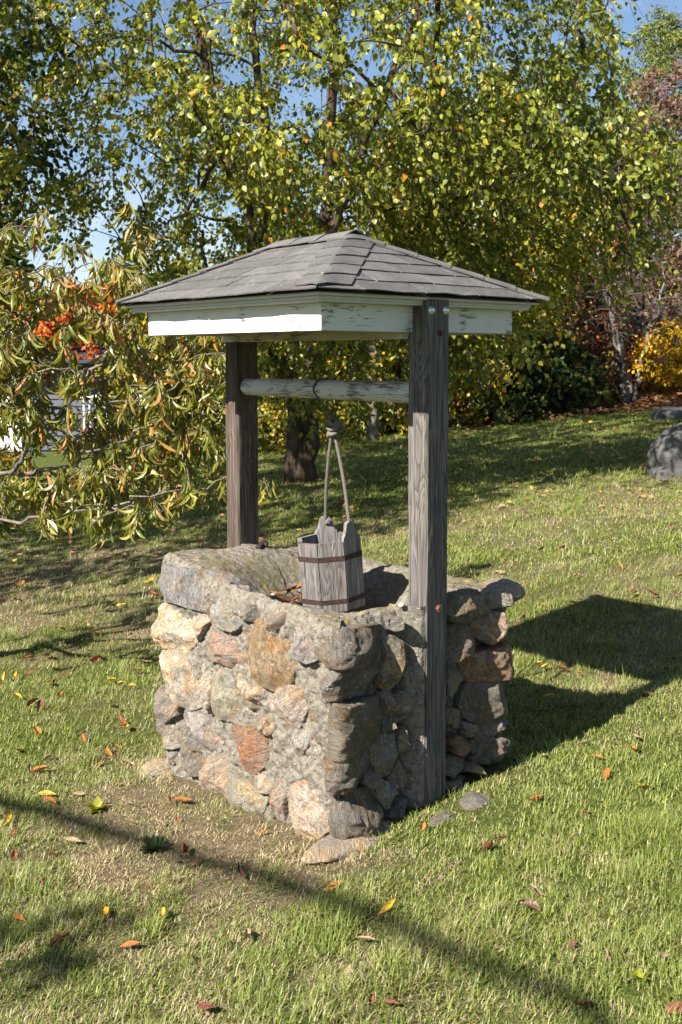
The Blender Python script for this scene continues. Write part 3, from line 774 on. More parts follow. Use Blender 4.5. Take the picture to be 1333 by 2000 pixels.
for sd_ in 'LRNS':
    board('moulding', EX - 0.012, EY - 0.012, 0.05, ZE - 0.012, ZE - 0.003, sd_, M['trim'], roof)
    board('moulding', EX - 0.030, EY - 0.030, 0.06, ZE - 0.023, ZE - 0.0125, sd_, M['trim'], roof)
    board('soffit_board', EX - 0.034, EY - 0.034, 0.12, ZE - 0.030, ZE - 0.0235, sd_, M['trim'], roof)
V = np.array([(-EX, -EY, ZE - 0.003), (EX, -EY, ZE - 0.003), (EX, EY, ZE - 0.003), (-EX, EY, ZE - 0.003), (0, RN, ZR - 0.006), (0, RF, ZR - 0.006)])
centred('roof_deck', V, [np.array([(0, 1, 4), (2, 3, 5)]), np.array([(1, 2, 5, 4), (3, 0, 4, 5), (3, 2, 1, 0)])], M['cord'], roof)

rs = random.Random(5)
def shingle(quad, nrm, thick, lift_lo, lift_hi, jit=0.0):
    """quad: lower-left, lower-right, upper-right, upper-left on the roof plane"""
    nu, nv = 7, 5
    q = np.array(quad, float)
    a, b = np.meshgrid(np.linspace(0, 1, nu), np.linspace(0, 1, nv), indexing='ij')
    lo = q[0] + (q[1] - q[0]) * a[..., None]; hi = q[3] + (q[2] - q[3]) * a[..., None]
    S = lo + (hi - lo) * b[..., None]
    lift = lift_lo * (1 - b) + lift_hi * b
    lift = lift + (1 - b) ** 3 * jit * vnoise(S, 9, 9) + 0.0012 * vnoise(S, 30, 10) * (b < 0.99)
    edge = (1 - b)[..., None] * (q[0] - q[3]) / max(1e-6, np.linalg.norm(q[0] - q[3])) * 0.006 * vnoise(S, 11, 12)[..., None]
    Tp = S + nrm * (lift + thick)[..., None] + edge; Bt = S + nrm * lift[..., None] + edge
    V = np.concatenate([Tp.reshape(-1, 3), Bt.reshape(-1, 3)])
    F = grid_faces(nu, nv); N2 = nu * nv
    ring = [i * nv for i in range(nu)] + [(nu - 1) * nv + j for j in range(1, nv)] + [i * nv + nv - 1 for i in range(nu - 2, -1, -1)] + [j for j in range(nv - 2, 0, -1)]
    sideF = np.array([(p, p + N2, r + N2, r) for p, r in zip(ring, ring[1:] + ring[:1])])
    return V, [np.concatenate([F, F[:, ::-1] + N2, sideF])]
OV = 0.012
faces = {                                       # eave start, eave end, ridge end above eave end, ridge end above eave start
    'L': ((-EX - OV, EY + OV, ZE), (-EX - OV, -EY - OV, ZE), (0, RN, ZR), (0, RF, ZR)),
    'N': ((-EX - OV, -EY - OV, ZE), (EX + OV, -EY - OV, ZE), (0, RN, ZR), (0, RN, ZR)),
    'R': ((EX + OV, -EY - OV, ZE), (EX + OV, EY + OV, ZE), (0, RF, ZR), (0, RN, ZR)),
    'S': ((EX + OV, EY + OV, ZE), (-EX - OV, EY + OV, ZE), (0, RF, ZR), (0, RF, ZR))}
NC = 6
for fk, (a, b, c, d) in faces.items():
    a, b, c, d = map(np.array, (a, b, c, d))
    nrm = np.cross(b - a, d - a); nrm = nrm / np.linalg.norm(nrm)
    if nrm[2] < 0: nrm = -nrm
    along = (b - a) / np.linalg.norm(b - a)
    for k in range(NC):
        t0, t1 = k / NC, min(1.0, (k + 1.35) / NC)
        l0, r0 = a + (d - a) * t0, b + (c - b) * t0
        l1, r1 = a + (d - a) * t1, b + (c - b) * t1
        s0, s1 = (l0 - a) @ along, (r0 - a) @ along
        u0, u1 = (l1 - a) @ along, (r1 - a) @ along
        tab = 0.46 if fk in 'LR' else 0.27; st = (0.0, 0.12, 0.05, 0.17, 0.09, 0.2)[(k + (fk == 'N') * 2) % 6]
        cuts = [s0] + [x for x in np.arange(st - 0.4, 2, tab) if s0 + 0.05 < x < s1 - 0.05] + [s1]
        up = (l1 - l0) - ((l1 - l0) @ along) * along      # straight up the slope
        for i, (x0, x1) in enumerate(zip(cuts, cuts[1:])):
            g = 0.0034 if fk == 'N' else 0.0018
            x0b, x1b = x0 + (g if i else 0), x1 - (g if i < len(cuts) - 2 else 0)
            X0, X1 = min(max(x0b, u0), u1), max(min(x1b, u1), u0)
            base_ = l0 - along * s0
            q = [base_ + along * x0b, base_ + along * x1b, base_ + along * X1 + up, base_ + along * X0 + up]
            V, F = shingle(q, nrm, 0.0042, (0.0058 if fk == 'N' else 0.0034) + 0.0018 * rs.random(), 0.0004, 0.0024)
            centred('shingle', V, F, M['shingle'], roof)

def hip_caps(p0, p1, nA, nB, n, half, taper=1.0, lift=0.006, cotA=0.0, cotB=0.0):
    """bent cap shingles lapped up a hip or along the ridge"""
    p0, p1 = np.array(p0, float), np.array(p1, float)
    ax = (p1 - p0) / np.linalg.norm(p1 - p0)
    nA, nB = np.array(nA, float), np.array(nB, float)
    dA, dB = np.cross(ax, nA), np.cross(ax, nB)
    if dA @ (nB - nA) > 0: dA = -dA
    if dB @ (nA - nB) > 0: dB = -dB
    L = np.linalg.norm(p1 - p0); step = L / n
    cot = np.array([cotA, cotB])
    mid = (nA + nB); mid /= np.linalg.norm(mid)
    for k in range(n):
        s = np.linspace(-1, 1, 17); v = np.linspace(0, 1, 5)
        Sg, Vg = np.meshgrid(s, v, indexing='ij')
        hw = half * (1 - (1 - taper) * (k / n))
        e = np.abs(Sg) * hw
        soft = np.sqrt(e ** 2 + 0.045 ** 2) - 0.045                    # rounds the fold
        side = np.where((Sg < 0)[..., None], dA, dB)
        lat = side * soft[..., None] + 0.0
        drop = -mid * 0.0
        axs = k * step + Vg * step * 1.25
        axs = np.minimum(axs + np.where(Sg < 0, cot[0], cot[1]) * e * (1 - np.exp(-(e / 0.03) ** 2)), L + 0.012)
        base_l = lift + 0.0045 * (1 - Vg) + 0.001 * (k % 2)
        bulge = 0.026 * np.exp(-(e / 0.07) ** 2) * 0.35
        nn = np.where((Sg < 0)[..., None], nA, nB) * (1 - np.exp(-(e / 0.04) ** 2))[..., None] + mid * np.exp(-(e / 0.04) ** 2)[..., None]
        Pm = p0 + ax * axs[..., None] + lat + nn * (base_l + bulge - 0.004 * np.exp(-(e / 0.03) ** 2))[..., None]
        Pm = Pm - ax * (0.004 * vnoise(Pm, 22, k) * (1 - Vg))[..., None]
        Tp, Bt = Pm + nn * 0.004, Pm
        V = np.concatenate([Tp.reshape(-1, 3), Bt.reshape(-1, 3)])
        nu, nv = Sg.shape; F = grid_faces(nu, nv); N2 = nu * nv
        ring = [i * nv for i in range(nu)] + [(nu - 1) * nv + j for j in range(1, nv)] + [i * nv + nv - 1 for i in range(nu - 2, -1, -1)] + [j for j in range(nv - 2, 0, -1)]
        sf = np.array([(p, p + N2, r + N2, r) for p, r in zip(ring, ring[1:] + ring[:1])])
        centred('hip_shingle', V, [np.concatenate([F, F[:, ::-1] + N2, sf])], M['shingle'], roof, False)
def fn(k):
    a, b, c, d = map(np.array, faces[k]); n = np.cross(b - a, (d if k in 'LR' else c) - a); n = n / np.linalg.norm(n)
    return n if n[2] > 0 else -n
nL, nN, nR, nS = fn('L'), fn('N'), fn('R'), fn('S')
def cot_(p, q, e):
    h_ = unit_(np.array(q, float) - p); c_ = abs(h_ @ np.array(e)); return c_ / math.sqrt(1 - c_ * c_)
def unit_(v): return v / np.linalg.norm(v)
hip_caps(faces['N'][0], (0, RN, ZR), nL, nN, 6, 0.125, cotA=cot_(faces['N'][0], (0, RN, ZR), (0, 1, 0)), cotB=cot_(faces['N'][0], (0, RN, ZR), (1, 0, 0)))
hip_caps(faces['R'][0], (0, RN, ZR), nN, nR, 6, 0.07)
hip_caps(faces['S'][1], (0, RF, ZR), nS, nL, 6, 0.07)
hip_caps(faces['S'][0], (0, RF, ZR), nR, nS, 6, 0.07)
hip_caps((0, RN - 0.03, ZR), (0, RF + 0.03, ZR), nL, nR, 3, 0.10, lift=0.010)

# ------------------------------------------------------------------ bucket
bx, by = 0.012, -0.035
tow = -FW; rgt = RT
bucket = empty('wooden_bucket', (bx, by, 0.640), 'octagonal weathered wooden bucket with two rusty hoops hanging over the well mouth', 'bucket')
BH, BR = 0.262, 0.121
def bdir(a): return np.array([*(tow * math.cos(a) + rgt * math.sin(a)), 0.0])
A0 = math.radians(4.0); hw = math.radians(22.5)
for k in range(8):
    a = A0 + k * 2 * hw
    n, s = bdir(a), bdir(a + math.pi / 2)
    wd = BR * math.tan(hw) * 0.965; th = 0.017; ear = k in (1, 4)
    jz = rs.uniform(-0.004, 0.004); dr_ = rs.uniform(-0.0022, 0.0012)
    prof = [(-wd, 0.0), (wd, 0.0), (wd, BH + jz)]
    if ear:
        e = BH + 0.074
        prof += [(wd * 0.93, BH + 0.014)] + [(wd * (0.56 + 0.34 * (1 - q) ** 1.6), BH + 0.012 + 0.036 * q) for q in (0.1, 0.4, 0.7, 1)]
        prof += [(wd * 0.54 * math.cos(q), e - 0.024 + 0.022 * math.sin(q)) for q in np.linspace(0.15, math.pi - 0.15, 9)]
        prof += [(-wd * (0.56 + 0.34 * (1 - q) ** 1.6), BH + 0.012 + 0.036 * q) for q in (1, 0.7, 0.4, 0.1)] + [(-wd * 0.93, BH + 0.014)]
    prof += [(-wd, BH + jz)]
    m = len(prof); ta = th * 0.45
    V = []
    for inn in (0, 1):
        for (x, z) in prof:
            lim = min(1.0, 1 - inn * th * math.tan(hw) / wd)
            V.append(n * (BR - inn * th + dr_) + s * x * lim + np.array([0, 0, z]))
    V = np.array(V)
    F = [np.arange(m)[None], (np.arange(m)[::-1] + m)[None], np.array([(i, i + m, (i + 1) % m + m, (i + 1) % m) for i in range(m)])]
    st = centred('stave', V, F, M['wood_x'], bucket)
for z0, z1 in ((0.030, 0.047), (0.192, 0.211)):
    R1, R2 = (BR + 0.0022) / math.cos(hw), (BR - 0.001) / math.cos(hw)
    ring = []
    for R_, z in ((R1, z0), (R1, z1), (R2, z1), (R2, z0)):
        ring.append([bdir(A0 + hw + k * 2 * hw) * R_ + np.array([0, 0, z]) for k in range(8)])
    V = np.array(ring).transpose(1, 0, 2).reshape(-1, 3)
    F = np.array([(k * 4 + j, ((k + 1) % 8) * 4 + j, ((k + 1) % 8) * 4 + (j + 1) % 4, k * 4 + (j + 1) % 4) for k in range(8) for j in range(4)])
    centred('hoop', V, F, M['rust'], bucket)
Rb = (BR - 0.016) / math.cos(hw)
V = np.array([bdir(A0 + hw + k * 2 * hw) * Rb + np.array([0, 0, z]) for z in (0.008, 0.024) for k in range(8)])
centred('bottom_board', V, [np.arange(8)[::-1][None], (np.arange(8) + 8)[None], np.array([(k, (k + 1) % 8, (k + 1) % 8 + 8, k + 8) for k in range(8)])], M['wood_x'], bucket)
bucket.rotation_mode = 'AXIS_ANGLE'
bucket.rotation_axis_angle = (math.radians(-4.5), FW[0], FW[1], 0)

# rope
def tilt(p):
    return np.array(Matrix.Rotation(math.radians(-4.5), 3, Vector((FW[0], FW[1], 0))) @ Vector(p)) + np.array([bx, by, 0.640])
ear_f = tilt(bdir(A0 + 2 * hw) * (BR - 0.008) + np.array([0, 0, BH + 0.05])); ear_b = tilt(bdir(A0 + 8 * hw) * (BR - 0.008) + np.array([0, 0, BH + 0.05]))
knot = np.array([bx + 0.002, by + 0.005, 1.322])
rope = empty('rope', knot, 'twisted grey rope with a fat knot tying the bucket to the white roller', 'rope')
def twisted(name, a, b, r=0.0037, sag=0.004, over=0.0, mat=None):
    n = 160; t_ = np.linspace(0, 1, n)[:, None]
    Pm = a + (b - a) * t_ + np.array([0, 0, -1]) * 0 + sag * np.sin(math.pi * t_) * np.array([*rgt, 0]) 
    L = np.linalg.norm(b - a); d = (b - a) / L
    A = np.cross(d, [0.3, 0.9, 0.1]); A /= np.linalg.norm(A); B = np.cross(d, A)
    paths = []
    for k in range(3):
        ph = 2 * math.pi * (t_ * L / 0.034 + k / 3)
        paths.append((Pm + r * 0.95 * (np.cos(ph) * A + np.sin(ph) * B), r))
    V, F = tubes(paths, 7)
    return centred(name, V, F, mat or M['rope'], rope, True, poff=knot)
twisted('strand', knot - np.array([0, 0, 0.025]) - np.array([*rgt, 0]) * 0.007, ear_b + np.array([0, 0, 0.0]), sag=-0.006)
twisted('strand', knot - np.array([0, 0, 0.025]) + np.array([*rgt, 0]) * 0.007, ear_f + np.array([0, 0, 0.0]), sag=0.006)
# the knot: coils wound round the strands
tt = np.linspace(0, 1, 150)
coils = []
for k in range(4):
    ph = 2 * math.pi * tt; zc = 0.022 - k * 0.0135
    rr_ = 0.0135 + 0.003 * math.sin(k * 2.1)
    coils.append((np.stack([rr_ * np.cos(ph), rr_ * 1.15 * np.sin(ph), zc + 0.006 * np.sin(ph + k * 1.3) + 0.002 * np.sin(3 * ph)], 1), 0.0072))
coils.append((np.stack([0.020 * np.sin(math.pi * tt) + 0.004, -0.012 + 0.024 * tt, 0.028 - 0.055 * tt], 1), 0.0070))
V, F = tubes(coils, 10)
ph = np.arctan2(V[:, 1], V[:, 0]) * 16 + V[:, 2] * 500
V = V * (1 + 0.03 * np.sin(ph))[:, None]
link('knot', make_mesh('knot', V * 1.2, F, M['rope'], True), rope)
# frayed tail
fr = []
for k in range(26):
    d = np.array([*(rgt * random.uniform(0.5, 1) + FW * random.uniform(-0.6, 0.3)), random.uniform(-0.5, 0.3)]); d /= np.linalg.norm(d)
    s_ = np.linspace(0, 1, 6)[:, None]; fr.append((np.array([*(rgt * 0.012), 0.01]) + d * s_ * random.uniform(0.02, 0.045) + np.array([0, 0, -1]) * s_ ** 2 * random.uniform(0, 0.02), 0.0007))
V, F = tubes(fr, 4)
link('frayed_end', make_mesh('frayed_end', V, F, M['rope']), rope)
# thin dark cord from the knot up over the roller
loop = []
pa = np.linspace(math.pi * 1.06, -0.06 * math.pi, 24)
top = np.array([ROL_X, 0.008, ROL_Z])
RL = rr * 1.03 + 0.0035
ring = np.stack([top[0] + RL * np.cos(pa), np.full(24, top[1]) + 0.004 * np.sin(pa * 2), top[2] + RL * np.sin(pa)], 1)
P = np.concatenate([[knot + [0, 0, 0.02]], knot + [-0.012, 0.0, 0.06] + np.zeros((1, 3)), ring, knot + [0.012, 0.0, 0.06] + np.zeros((1, 3)), [knot + [0, 0, 0.02]]])
seg = np.concatenate([[0], np.cumsum(np.linalg.norm(np.diff(P, axis=0), axis=1))])
si = np.linspace(0, seg[-1], 120); P = np.stack([np.interp(si, seg, P[:, i]) for i in range(3)], 1)
V, F = tubes([(P, 0.0032)], 8)
centred('cord', V, F, M['cord'], rope, True, poff=knot)
# rope stop knots at the ears
for q, nm in ((ear_f, 1), (ear_b, -1)):
    off = bdir(A0 + 2 * hw) * (0.014) * (1 if nm == 1 else 1)
    pts = [(np.stack([0.007 * np.cos(2 * math.pi * tt), 0.007 * np.sin(2 * math.pi * tt), 0.004 * np.sin(4 * math.pi * tt) - 0.005 * k], 1) + q + off * (0.9 if nm == -1 else -0.6), 0.006) for k in range(2)]
    V, F = tubes(pts, 8)
    centred('stop_knot', V, F, M['rope'], rope, True, poff=knot)

# rusty iron bracket let into the rim, and loose wire
brk = empty('iron_bracket', (0.03, 0.465, 0.775), 'rusty iron bracket bedded in the mortar rim beside the far post', 'bracket')
def rel(o, name, V, F, mat, sm=False): return centred(name, V, F, mat, o, sm, poff=o.location)
V, F = box_arrays(-0.07, 0.07, -0.012, 0.012, -0.02, 0.018, 0.004)
a_ = 0.75; R2 = np.array([[math.cos(a_), -math.sin(a_), 0], [math.sin(a_), math.cos(a_), 0], [0, 0, 1]])
zb = float(rim_z(np.array(0.03), np.array(0.465))) - 0.004
brk.location.z = zb
link('plate', make_mesh('plate', V @ R2.T, F, M['rust']), brk)
th = np.arange(14) / 14 * 2 * math.pi
P = np.array([(0.01, -0.010, 0.004), (0.01, -0.022, 0.004), (0.01, -0.028, 0.004)]) @ R2.T
V, F = tubes([(P, np.array([0.014, 0.013, 0.007]))], 14); link('rivet', make_mesh('rivet', V, F, M['rust'], True), brk)
V, F = tubes([(np.stack([0.045 + 0.012 * np.cos(2 * math.pi * tt), np.full(150, -0.018), 0.004 + 0.012 * np.sin(2 * math.pi * tt)], 1) @ R2.T, 0.003)], 6); link('ring', make_mesh('ring', V, F, M['rust'], True), brk)
def wire(pts):
    P = np.array(pts); seg = np.linspace(0, len(P) - 1, 60); i = np.minimum(seg.astype(int), len(P) - 2)
    Q = P[i] + (P[i + 1] - P[i]) * (seg - i)[:, None]
    Q = np.stack([np.convolve(np.pad(Q[:, k], 3, mode='edge'), np.ones(7) / 7, 'valid') for k in range(3)], 1)
    Q += 0.004 * np.stack([vnoise(Q, 30, 5), vnoise(Q, 30, 6), vnoise(Q, 30, 7)], 1)
    return Q
w1 = wire([(0.07, 0.475, zb + 0.01), (0.07, 0.40, zb - 0.01), (-0.02, 0.28, 0.735), (-0.06, 0.21, 0.69), (-0.02, 0.12, 0.62)])
w2 = wire([(0.07, 0.475, zb + 0.015), (0.12, 0.42, zb), (0.10, 0.30, 0.74), (0.08, 0.20, 0.68), (0.06, 0.12, 0.62)])
V, F = tubes([(w1, 0.0016)], 6); centred('wire', V, F, M['rust'], None, True, label='thin rusty wire drooping from the bracket into the well, the longer bent strand', cat='wire')
V, F = tubes([(w2, 0.0014)], 6); centred('wire', V, F, M['rust'], None, True, label='thin rusty wire drooping from the bracket, the straighter strand beside the bucket', cat='wire')

# ------------------------------------------------------------------ leaves and trees
TPL_OVAL = (np.array([(0, 0, 0), (.28, .35, .07), (.66, .27, .08), (1, 0, .03), (.66, -.27, .08), (.28, -.35, .07)]),
            [np.array([(0, 3, 2, 1), (0, 5, 4, 3)])])
TPL_SIMPLE = (np.array([(0, 0, 0), (.45, .36, .08), (1, 0, 0), (.45, -.36, .08)]), [np.array([(0, 2, 1), (0, 3, 2)])])
def tpl_long(curl, twist, fold=0.18):
    n = 7; t_ = np.linspace(0, 1, n); wd = np.sin(math.pi * t_ ** 0.85) * 0.125 + 0.004
    a = curl * t_; x = np.where(abs(curl) > 1e-3, np.sin(a) / curl, t_); z = -(1 - np.cos(a)) / (curl if abs(curl) > 1e-3 else 1)
    mid = np.stack([x, np.zeros(n), z], 1)
    nx, nz = np.sin(a), np.cos(a)
    V = [mid]
    for s in (1, -1):
        tw = twist * t_
        side = np.stack([np.zeros(n), s * np.cos(tw), np.zeros(n)], 1) + np.stack([nx * s * np.sin(tw), np.zeros(n), nz * s * np.sin(tw)], 1)
        V.append(mid + side * wd[:, None] + np.stack([nx, np.zeros(n), nz], 1) * (wd * fold * 2)[:, None])
    V = np.concatenate(V)
    i = np.arange(n - 1)
    F = np.concatenate([np.stack([i, i + 1, n + i + 1, n + i], 1), np.stack([i, 2 * n + i, 2 * n + i + 1, i + 1], 1)])
    return V, [F]

def unit(v): return v / (np.linalg.norm(v, axis=-1, keepdims=True) + 1e-12)

def leaf_frames(n, D, up=None, rg=rng):
    """x along the tip, z the blade's face"""
    D = unit(D)
    up = rg.standard_normal((n, 3)) if up is None else up
    Y = unit(np.cross(up, D)); Z = np.cross(D, Y)
    return np.stack([D, Y, Z], -1)              # columns

def leaves_mesh(P, Rm, size, tpl, rnd, wid=1.0):
    T, Fs = tpl; k = len(T); n = len(P)
    T = T * np.array([1, wid, 1])
    V = np.einsum('nij,kj->nki', Rm, T) * np.asarray(size)[:, None, None] + P[:, None]
    F = [(f[None] + (np.arange(n) * k)[:, None, None]).reshape(-1, f.shape[1]) for f in Fs]
    return V.reshape(-1, 3), F, np.repeat(rnd, k)

def ellipsoid_points(n, c, rad, rg, shell=0.5):
    d = unit(rg.standard_normal((n, 3))); r = rg.random(n) ** (1 / 3 * (1 - shell) + 0.0001 + 0.12 * shell)
    return np.asarray(c) + d * r[:, None] * np.asarray(rad)

def connect(stem_nodes, targets, rg, r0, r1, sag=0.1, nseg=6):
    nodes = [np.asarray(stem_nodes)]; allp = np.concatenate(nodes)
    order = np.argsort(np.min(np.linalg.norm(targets[:, None] - allp[None, ::3], axis=2), axis=1))
    paths = []
    for i in order:
        tg = targets[i]
        d = allp - tg; dist = np.sqrt((d ** 2).sum(1)) + 0.55 * np.maximum(0, d[:, 2])
        j = int(np.argmin(dist)); p = allp[j]; L = np.linalg.norm(tg - p)
        if L < 0.02: continue
        t_ = np.linspace(0, 1, nseg)[:, None]
        Q = p + (tg - p) * t_ + np.array([0, 0, 1]) * sag * L * np.sin(math.pi * t_) + rg.standard_normal((nseg, 3)) * 0.035 * L * np.sin(math.pi * t_)
        paths.append((Q, np.linspace(min(r0, r1 + 0.012 * L), r1, nseg)))
        allp = np.concatenate([allp, Q[1:]])
    return paths, allp

def sprays(cl, rad, m, k, droop, rg, outward=None, hang=0.0):
    """leafy sprays: m twigs of k leaves at every cluster centre"""
    n = len(cl)
    D = rg.standard_normal((n, m, 3))
    if outward is not None: D = D + outward[:, None] * 0.9
    D = unit(D)
    D[..., 2] *= 0.6
    t_ = (np.arange(k) + rg.random((n, m, k))) / k
    rr_ = rad * rg.uniform(0.6, 1.25, (n, m, 1))
    P = cl[:, None, None] + D[:, :, None] * (t_ * rr_)[..., None]
    P[..., 2] -= droop * rr_ * t_ ** 2
    P = P + rg.standard_normal(P.shape) * 0.12 * rad
    LD = D[:, :, None] * 0.5 + rg.standard_normal(P.shape) * 0.55
    LD[..., 2] -= 0.55 + droop * 0.3 + hang
    return P.reshape(-1, 3), unit(LD.reshape(-1, 3)), D

def stem_path(pts, r0, r1, n=26, wob=0.03, rg=rng):
    P = np.array(pts, float); s = np.linspace(0, len(P) - 1, n); i = np.minimum(s.astype(int), len(P) - 2); f = (s - i)[:, None]
    Q = P[i] + (P[i + 1] - P[i]) * f
    k = np.ones(5) / 5
    Q2 = np.stack([np.convolve(np.pad(Q[:, a], 2, mode='edge'), k, 'valid') for a in range(3)], 1); Q2[0], Q2[-1] = Q[0], Q[-1]
    Q2[1:-1] += wob * rg.standard_normal((n - 2, 3)) * np.array([1, 1, 0.3])
    return Q2, np.linspace(r0, r1, n) * (1 + 0.35 * np.exp(-np.linspace(0, 1, n) * 14))

def P3(r, d, z): 
    p = site(r, d); return np.array([p[0], p[1], z])
def G3(r, d, dz=0.0):
    p = site(r, d); return np.array([p[0], p[1], float(ground_z(p[0], p[1])) + dz])

def tree(name, label, cat, base, stems, clusters, leaf, leafmat, bark, rg, limbs=30, twig_r=0.004, limb_r=0.03, group=None, spray=(0.4, 4, 10, 0.6),
         size=(0.06, 0.08), wid=1.0, singles=0, rnd_fn=None, keep=None, twigs=True, outward_c=None, hang=0.0, crown_kind='stuff'):
    root = empty(name, base, label, cat, group)
    off = np.asarray(base, float)
    tr = [stem_path(p, a, b, rg=rg) for p, a, b in stems]
    V, F = tubes(tr, 12)
    V = V + 0.02 * fbm(V * np.array([1, 1, .3]), 9, 3, 3)[:, None] * unit(rg.standard_normal((1, 3))) 
    link('trunk', make_mesh('trunk', V - off, F, bark, True), root)
    nodes = np.concatenate([p for p, r in tr])
    nodes = nodes[nodes[:, 2] > base[2] + 0.25 * (clusters[:, 2].min() - base[2]) ]
    br = []
    if limbs:
        sel = clusters[rg.choice(len(clusters), min(limbs, len(clusters)), replace=False)]
        p1, nodes = connect(nodes, sel, rg, limb_r, limb_r * 0.35, 0.12, 8); br += p1
    p2, nodes = connect(nodes[::2], clusters, rg, limb_r * 0.5, twig_r, 0.08, 5); br += p2
    rad, m, k, droop = spray
    outw = None if outward_c is None else unit(clusters - np.asarray(outward_c))
    P, LD, D = sprays(clusters, rad, m, k, droop, rg, outw, hang)
    tw_ = []
    if twigs:
        t_ = np.linspace(0, 1, 3)
        for c_, Dm in zip(clusters, D):
            for d_ in Dm:
                Q = c_ + d_ * (t_ * rad)[:, None]; Q[:, 2] -= droop * rad * t_ ** 2
                tw_.append((Q, np.linspace(twig_r, twig_r * 0.5, 3)))
    V, F = tubes(br, 4, cap=False)
    if tw_:
        V2, F2 = tubes(tw_, 3, cap=False); F = [np.concatenate([F[0], F2[0] + len(V)])]; V = np.concatenate([V, V2])
    link('branches', make_mesh('branches', V - off, F, bark, True), root, kind='stuff')
    if leaf is not None and len(P):
        if keep is not None:
            kp = keep(P); P, LD = P[kp], LD[kp]
        n = len(P)
        Rm = leaf_frames(n, LD, rg=rg)
        sz = rg.uniform(*size, n)
        rnd = rnd_fn(P, rg) if rnd_fn else rg.random(n)
        if singles:
            d = np.linalg.norm(P - CAM, axis=1)
            q = P - CAM; u_ = q[:, 0] * RT[0] + q[:, 1] * RT[1]; w_ = q[:, 0] * FW[0] + q[:, 1] * FW[1]
            px = 666 + 2074 * u_ / w_; py = 697 - 2074 * q[:, 2] / w_
            vis = (px > 5) & (px < 1328) & (py > 5) & (py < 1100) & ~((px > 240) & (px < 1070) & (py > 455) & (py < 660))
            cand = np.where(vis)[0]; cand = cand[np.argsort(d[cand] / sz[cand])][:singles]
            tp = leaf if isinstance(leaf, list) else [leaf]
            vm = []
            for a in range(24):
                T, Fs = tp[a % len(tp)]
                vm.append(make_mesh('leaf', T * np.array([1, wid, 1]), Fs, leafmat, True, {'rnd': np.full(len(T), (a + 0.5) / 24)}))
            for i in cand:
                o = bpy.data.objects.new('leaf', vm[int(np.clip(rnd[i] * 24, 0, 23))]); C.objects.link(o); o.parent = root
                Mx = np.eye(4); Mx[:3, :3] = Rm[i] * sz[i]; Mx[:3, 3] = P[i] - off
                o.matrix_local = Matrix(Mx.tolist())
            mk = np.ones(n, bool); mk[cand] = False
            P, Rm, sz, rnd = P[mk], Rm[mk], sz[mk], rnd[mk]; n = len(P)
        tp = leaf if isinstance(leaf, list) else [leaf]
        ch = rg.integers(0, len(tp), n); Vs, Fs_, At, o_ = [], {}, [], 0
        for a, T in enumerate(tp):
            s_ = ch == a
            if not s_.any(): continue
            V, F, A = leaves_mesh(P[s_], Rm[s_], sz[s_], T, rnd[s_], wid)
            Vs.append(V); At.append(A)
            for f in F: Fs_.setdefault(f.shape[1], []).append(f + o_)
            o_ += len(V)
        link('crown', make_mesh('crown', np.concatenate(Vs) - off, [np.concatenate(f) for f in Fs_.values()], leafmat, False, {'rnd': np.concatenate(At)}), root, kind=crown_kind)
    return root

LM = dict(
    birch=mat_leaf('birch_leaf', [(0.0, (0.05, 0.076, 0.012)), (0.30, (0.14, 0.172, 0.02)), (0.62, (0.275, 0.28, 0.034)), (0.86, (0.44, 0.385, 0.05)), (0.93, (0.48, 0.29, 0.025)), (1.0, (0.45, 0.18, 0.025))], 0.33, 0.42, 0.4),
    dark=mat_leaf('dark_green_leaf', [(0.0, (0.016, 0.034, 0.010)), (0.6, (0.045, 0.075, 0.015)), (0.9, (0.09, 0.11, 0.02)), (1.0, (0.28, 0.17, 0.02))], 0.25, 0.5, 0.25),
    peach=mat_leaf('peach_leaf', [(0.0, (0.085, 0.105, 0.018)), (0.30, (0.18, 0.19, 0.028)), (0.58, (0.28, 0.24, 0.045)), (0.76, (0.34, 0.25, 0.10)), (0.90, (0.45, 0.21, 0.03)), (1.0, (0.40, 0.16, 0.08))], 0.28, 0.40, 0.45),
    hedge=mat_leaf('hedge_leaf', [(0.0, (0.06, 0.085, 0.014)), (0.4, (0.17, 0.19, 0.024)), (0.7, (0.34, 0.29, 0.03)), (0.9, (0.46, 0.30, 0.02)), (1.0, (0.42, 0.16, 0.02))], 0.3, 0.4, 0.4),
    yellow=mat_leaf('yellow_leaf', [(0.0, (0.16, 0.15, 0.015)), (0.4, (0.42, 0.28, 0.015)), (0.8, (0.58, 0.36, 0.012)), (1.0, (0.55, 0.19, 0.015))], 0.3, 0.45, 0.3),
    orange=mat_leaf('orange_leaf', [(0.0, (0.14, 0.03, 0.012)), (0.4, (0.40, 0.075, 0.016)), (0.8, (0.55, 0.15, 0.02)), (1.0, (0.5, 0.24, 0.03))], 0.3, 0.5, 0.3),
    copper=mat_leaf('copper_leaf', [(0.0, (0.05, 0.022, 0.018)), (0.5, (0.13, 0.055, 0.04)), (1.0, (0.24, 0.12, 0.08))], 0.2, 0.5, 0.3),
    red=mat_leaf('red_leaf', [(0.0, (0.10, 0.03, 0.02)), (0.5, (0.28, 0.07, 0.04)), (1.0, (0.42, 0.20, 0.08))], 0.25, 0.5, 0.3),
    conifer=mat_leaf('conifer_needle', [(0.0, (0.05, 0.075, 0.015)), (0.6, (0.14, 0.17, 0.025)), (1.0, (0.28, 0.26, 0.04))], 0.15, 0.5, 0.3),
    litter=mat_leaf('fallen_leaf_litter', [(0.0, (0.10, 0.045, 0.02)), (0.5, (0.26, 0.12, 0.055)), (0.85, (0.36, 0.20, 0.10)), (1.0, (0.55, 0.36, 0.04))], 0.15, 0.7, 0.2),
)
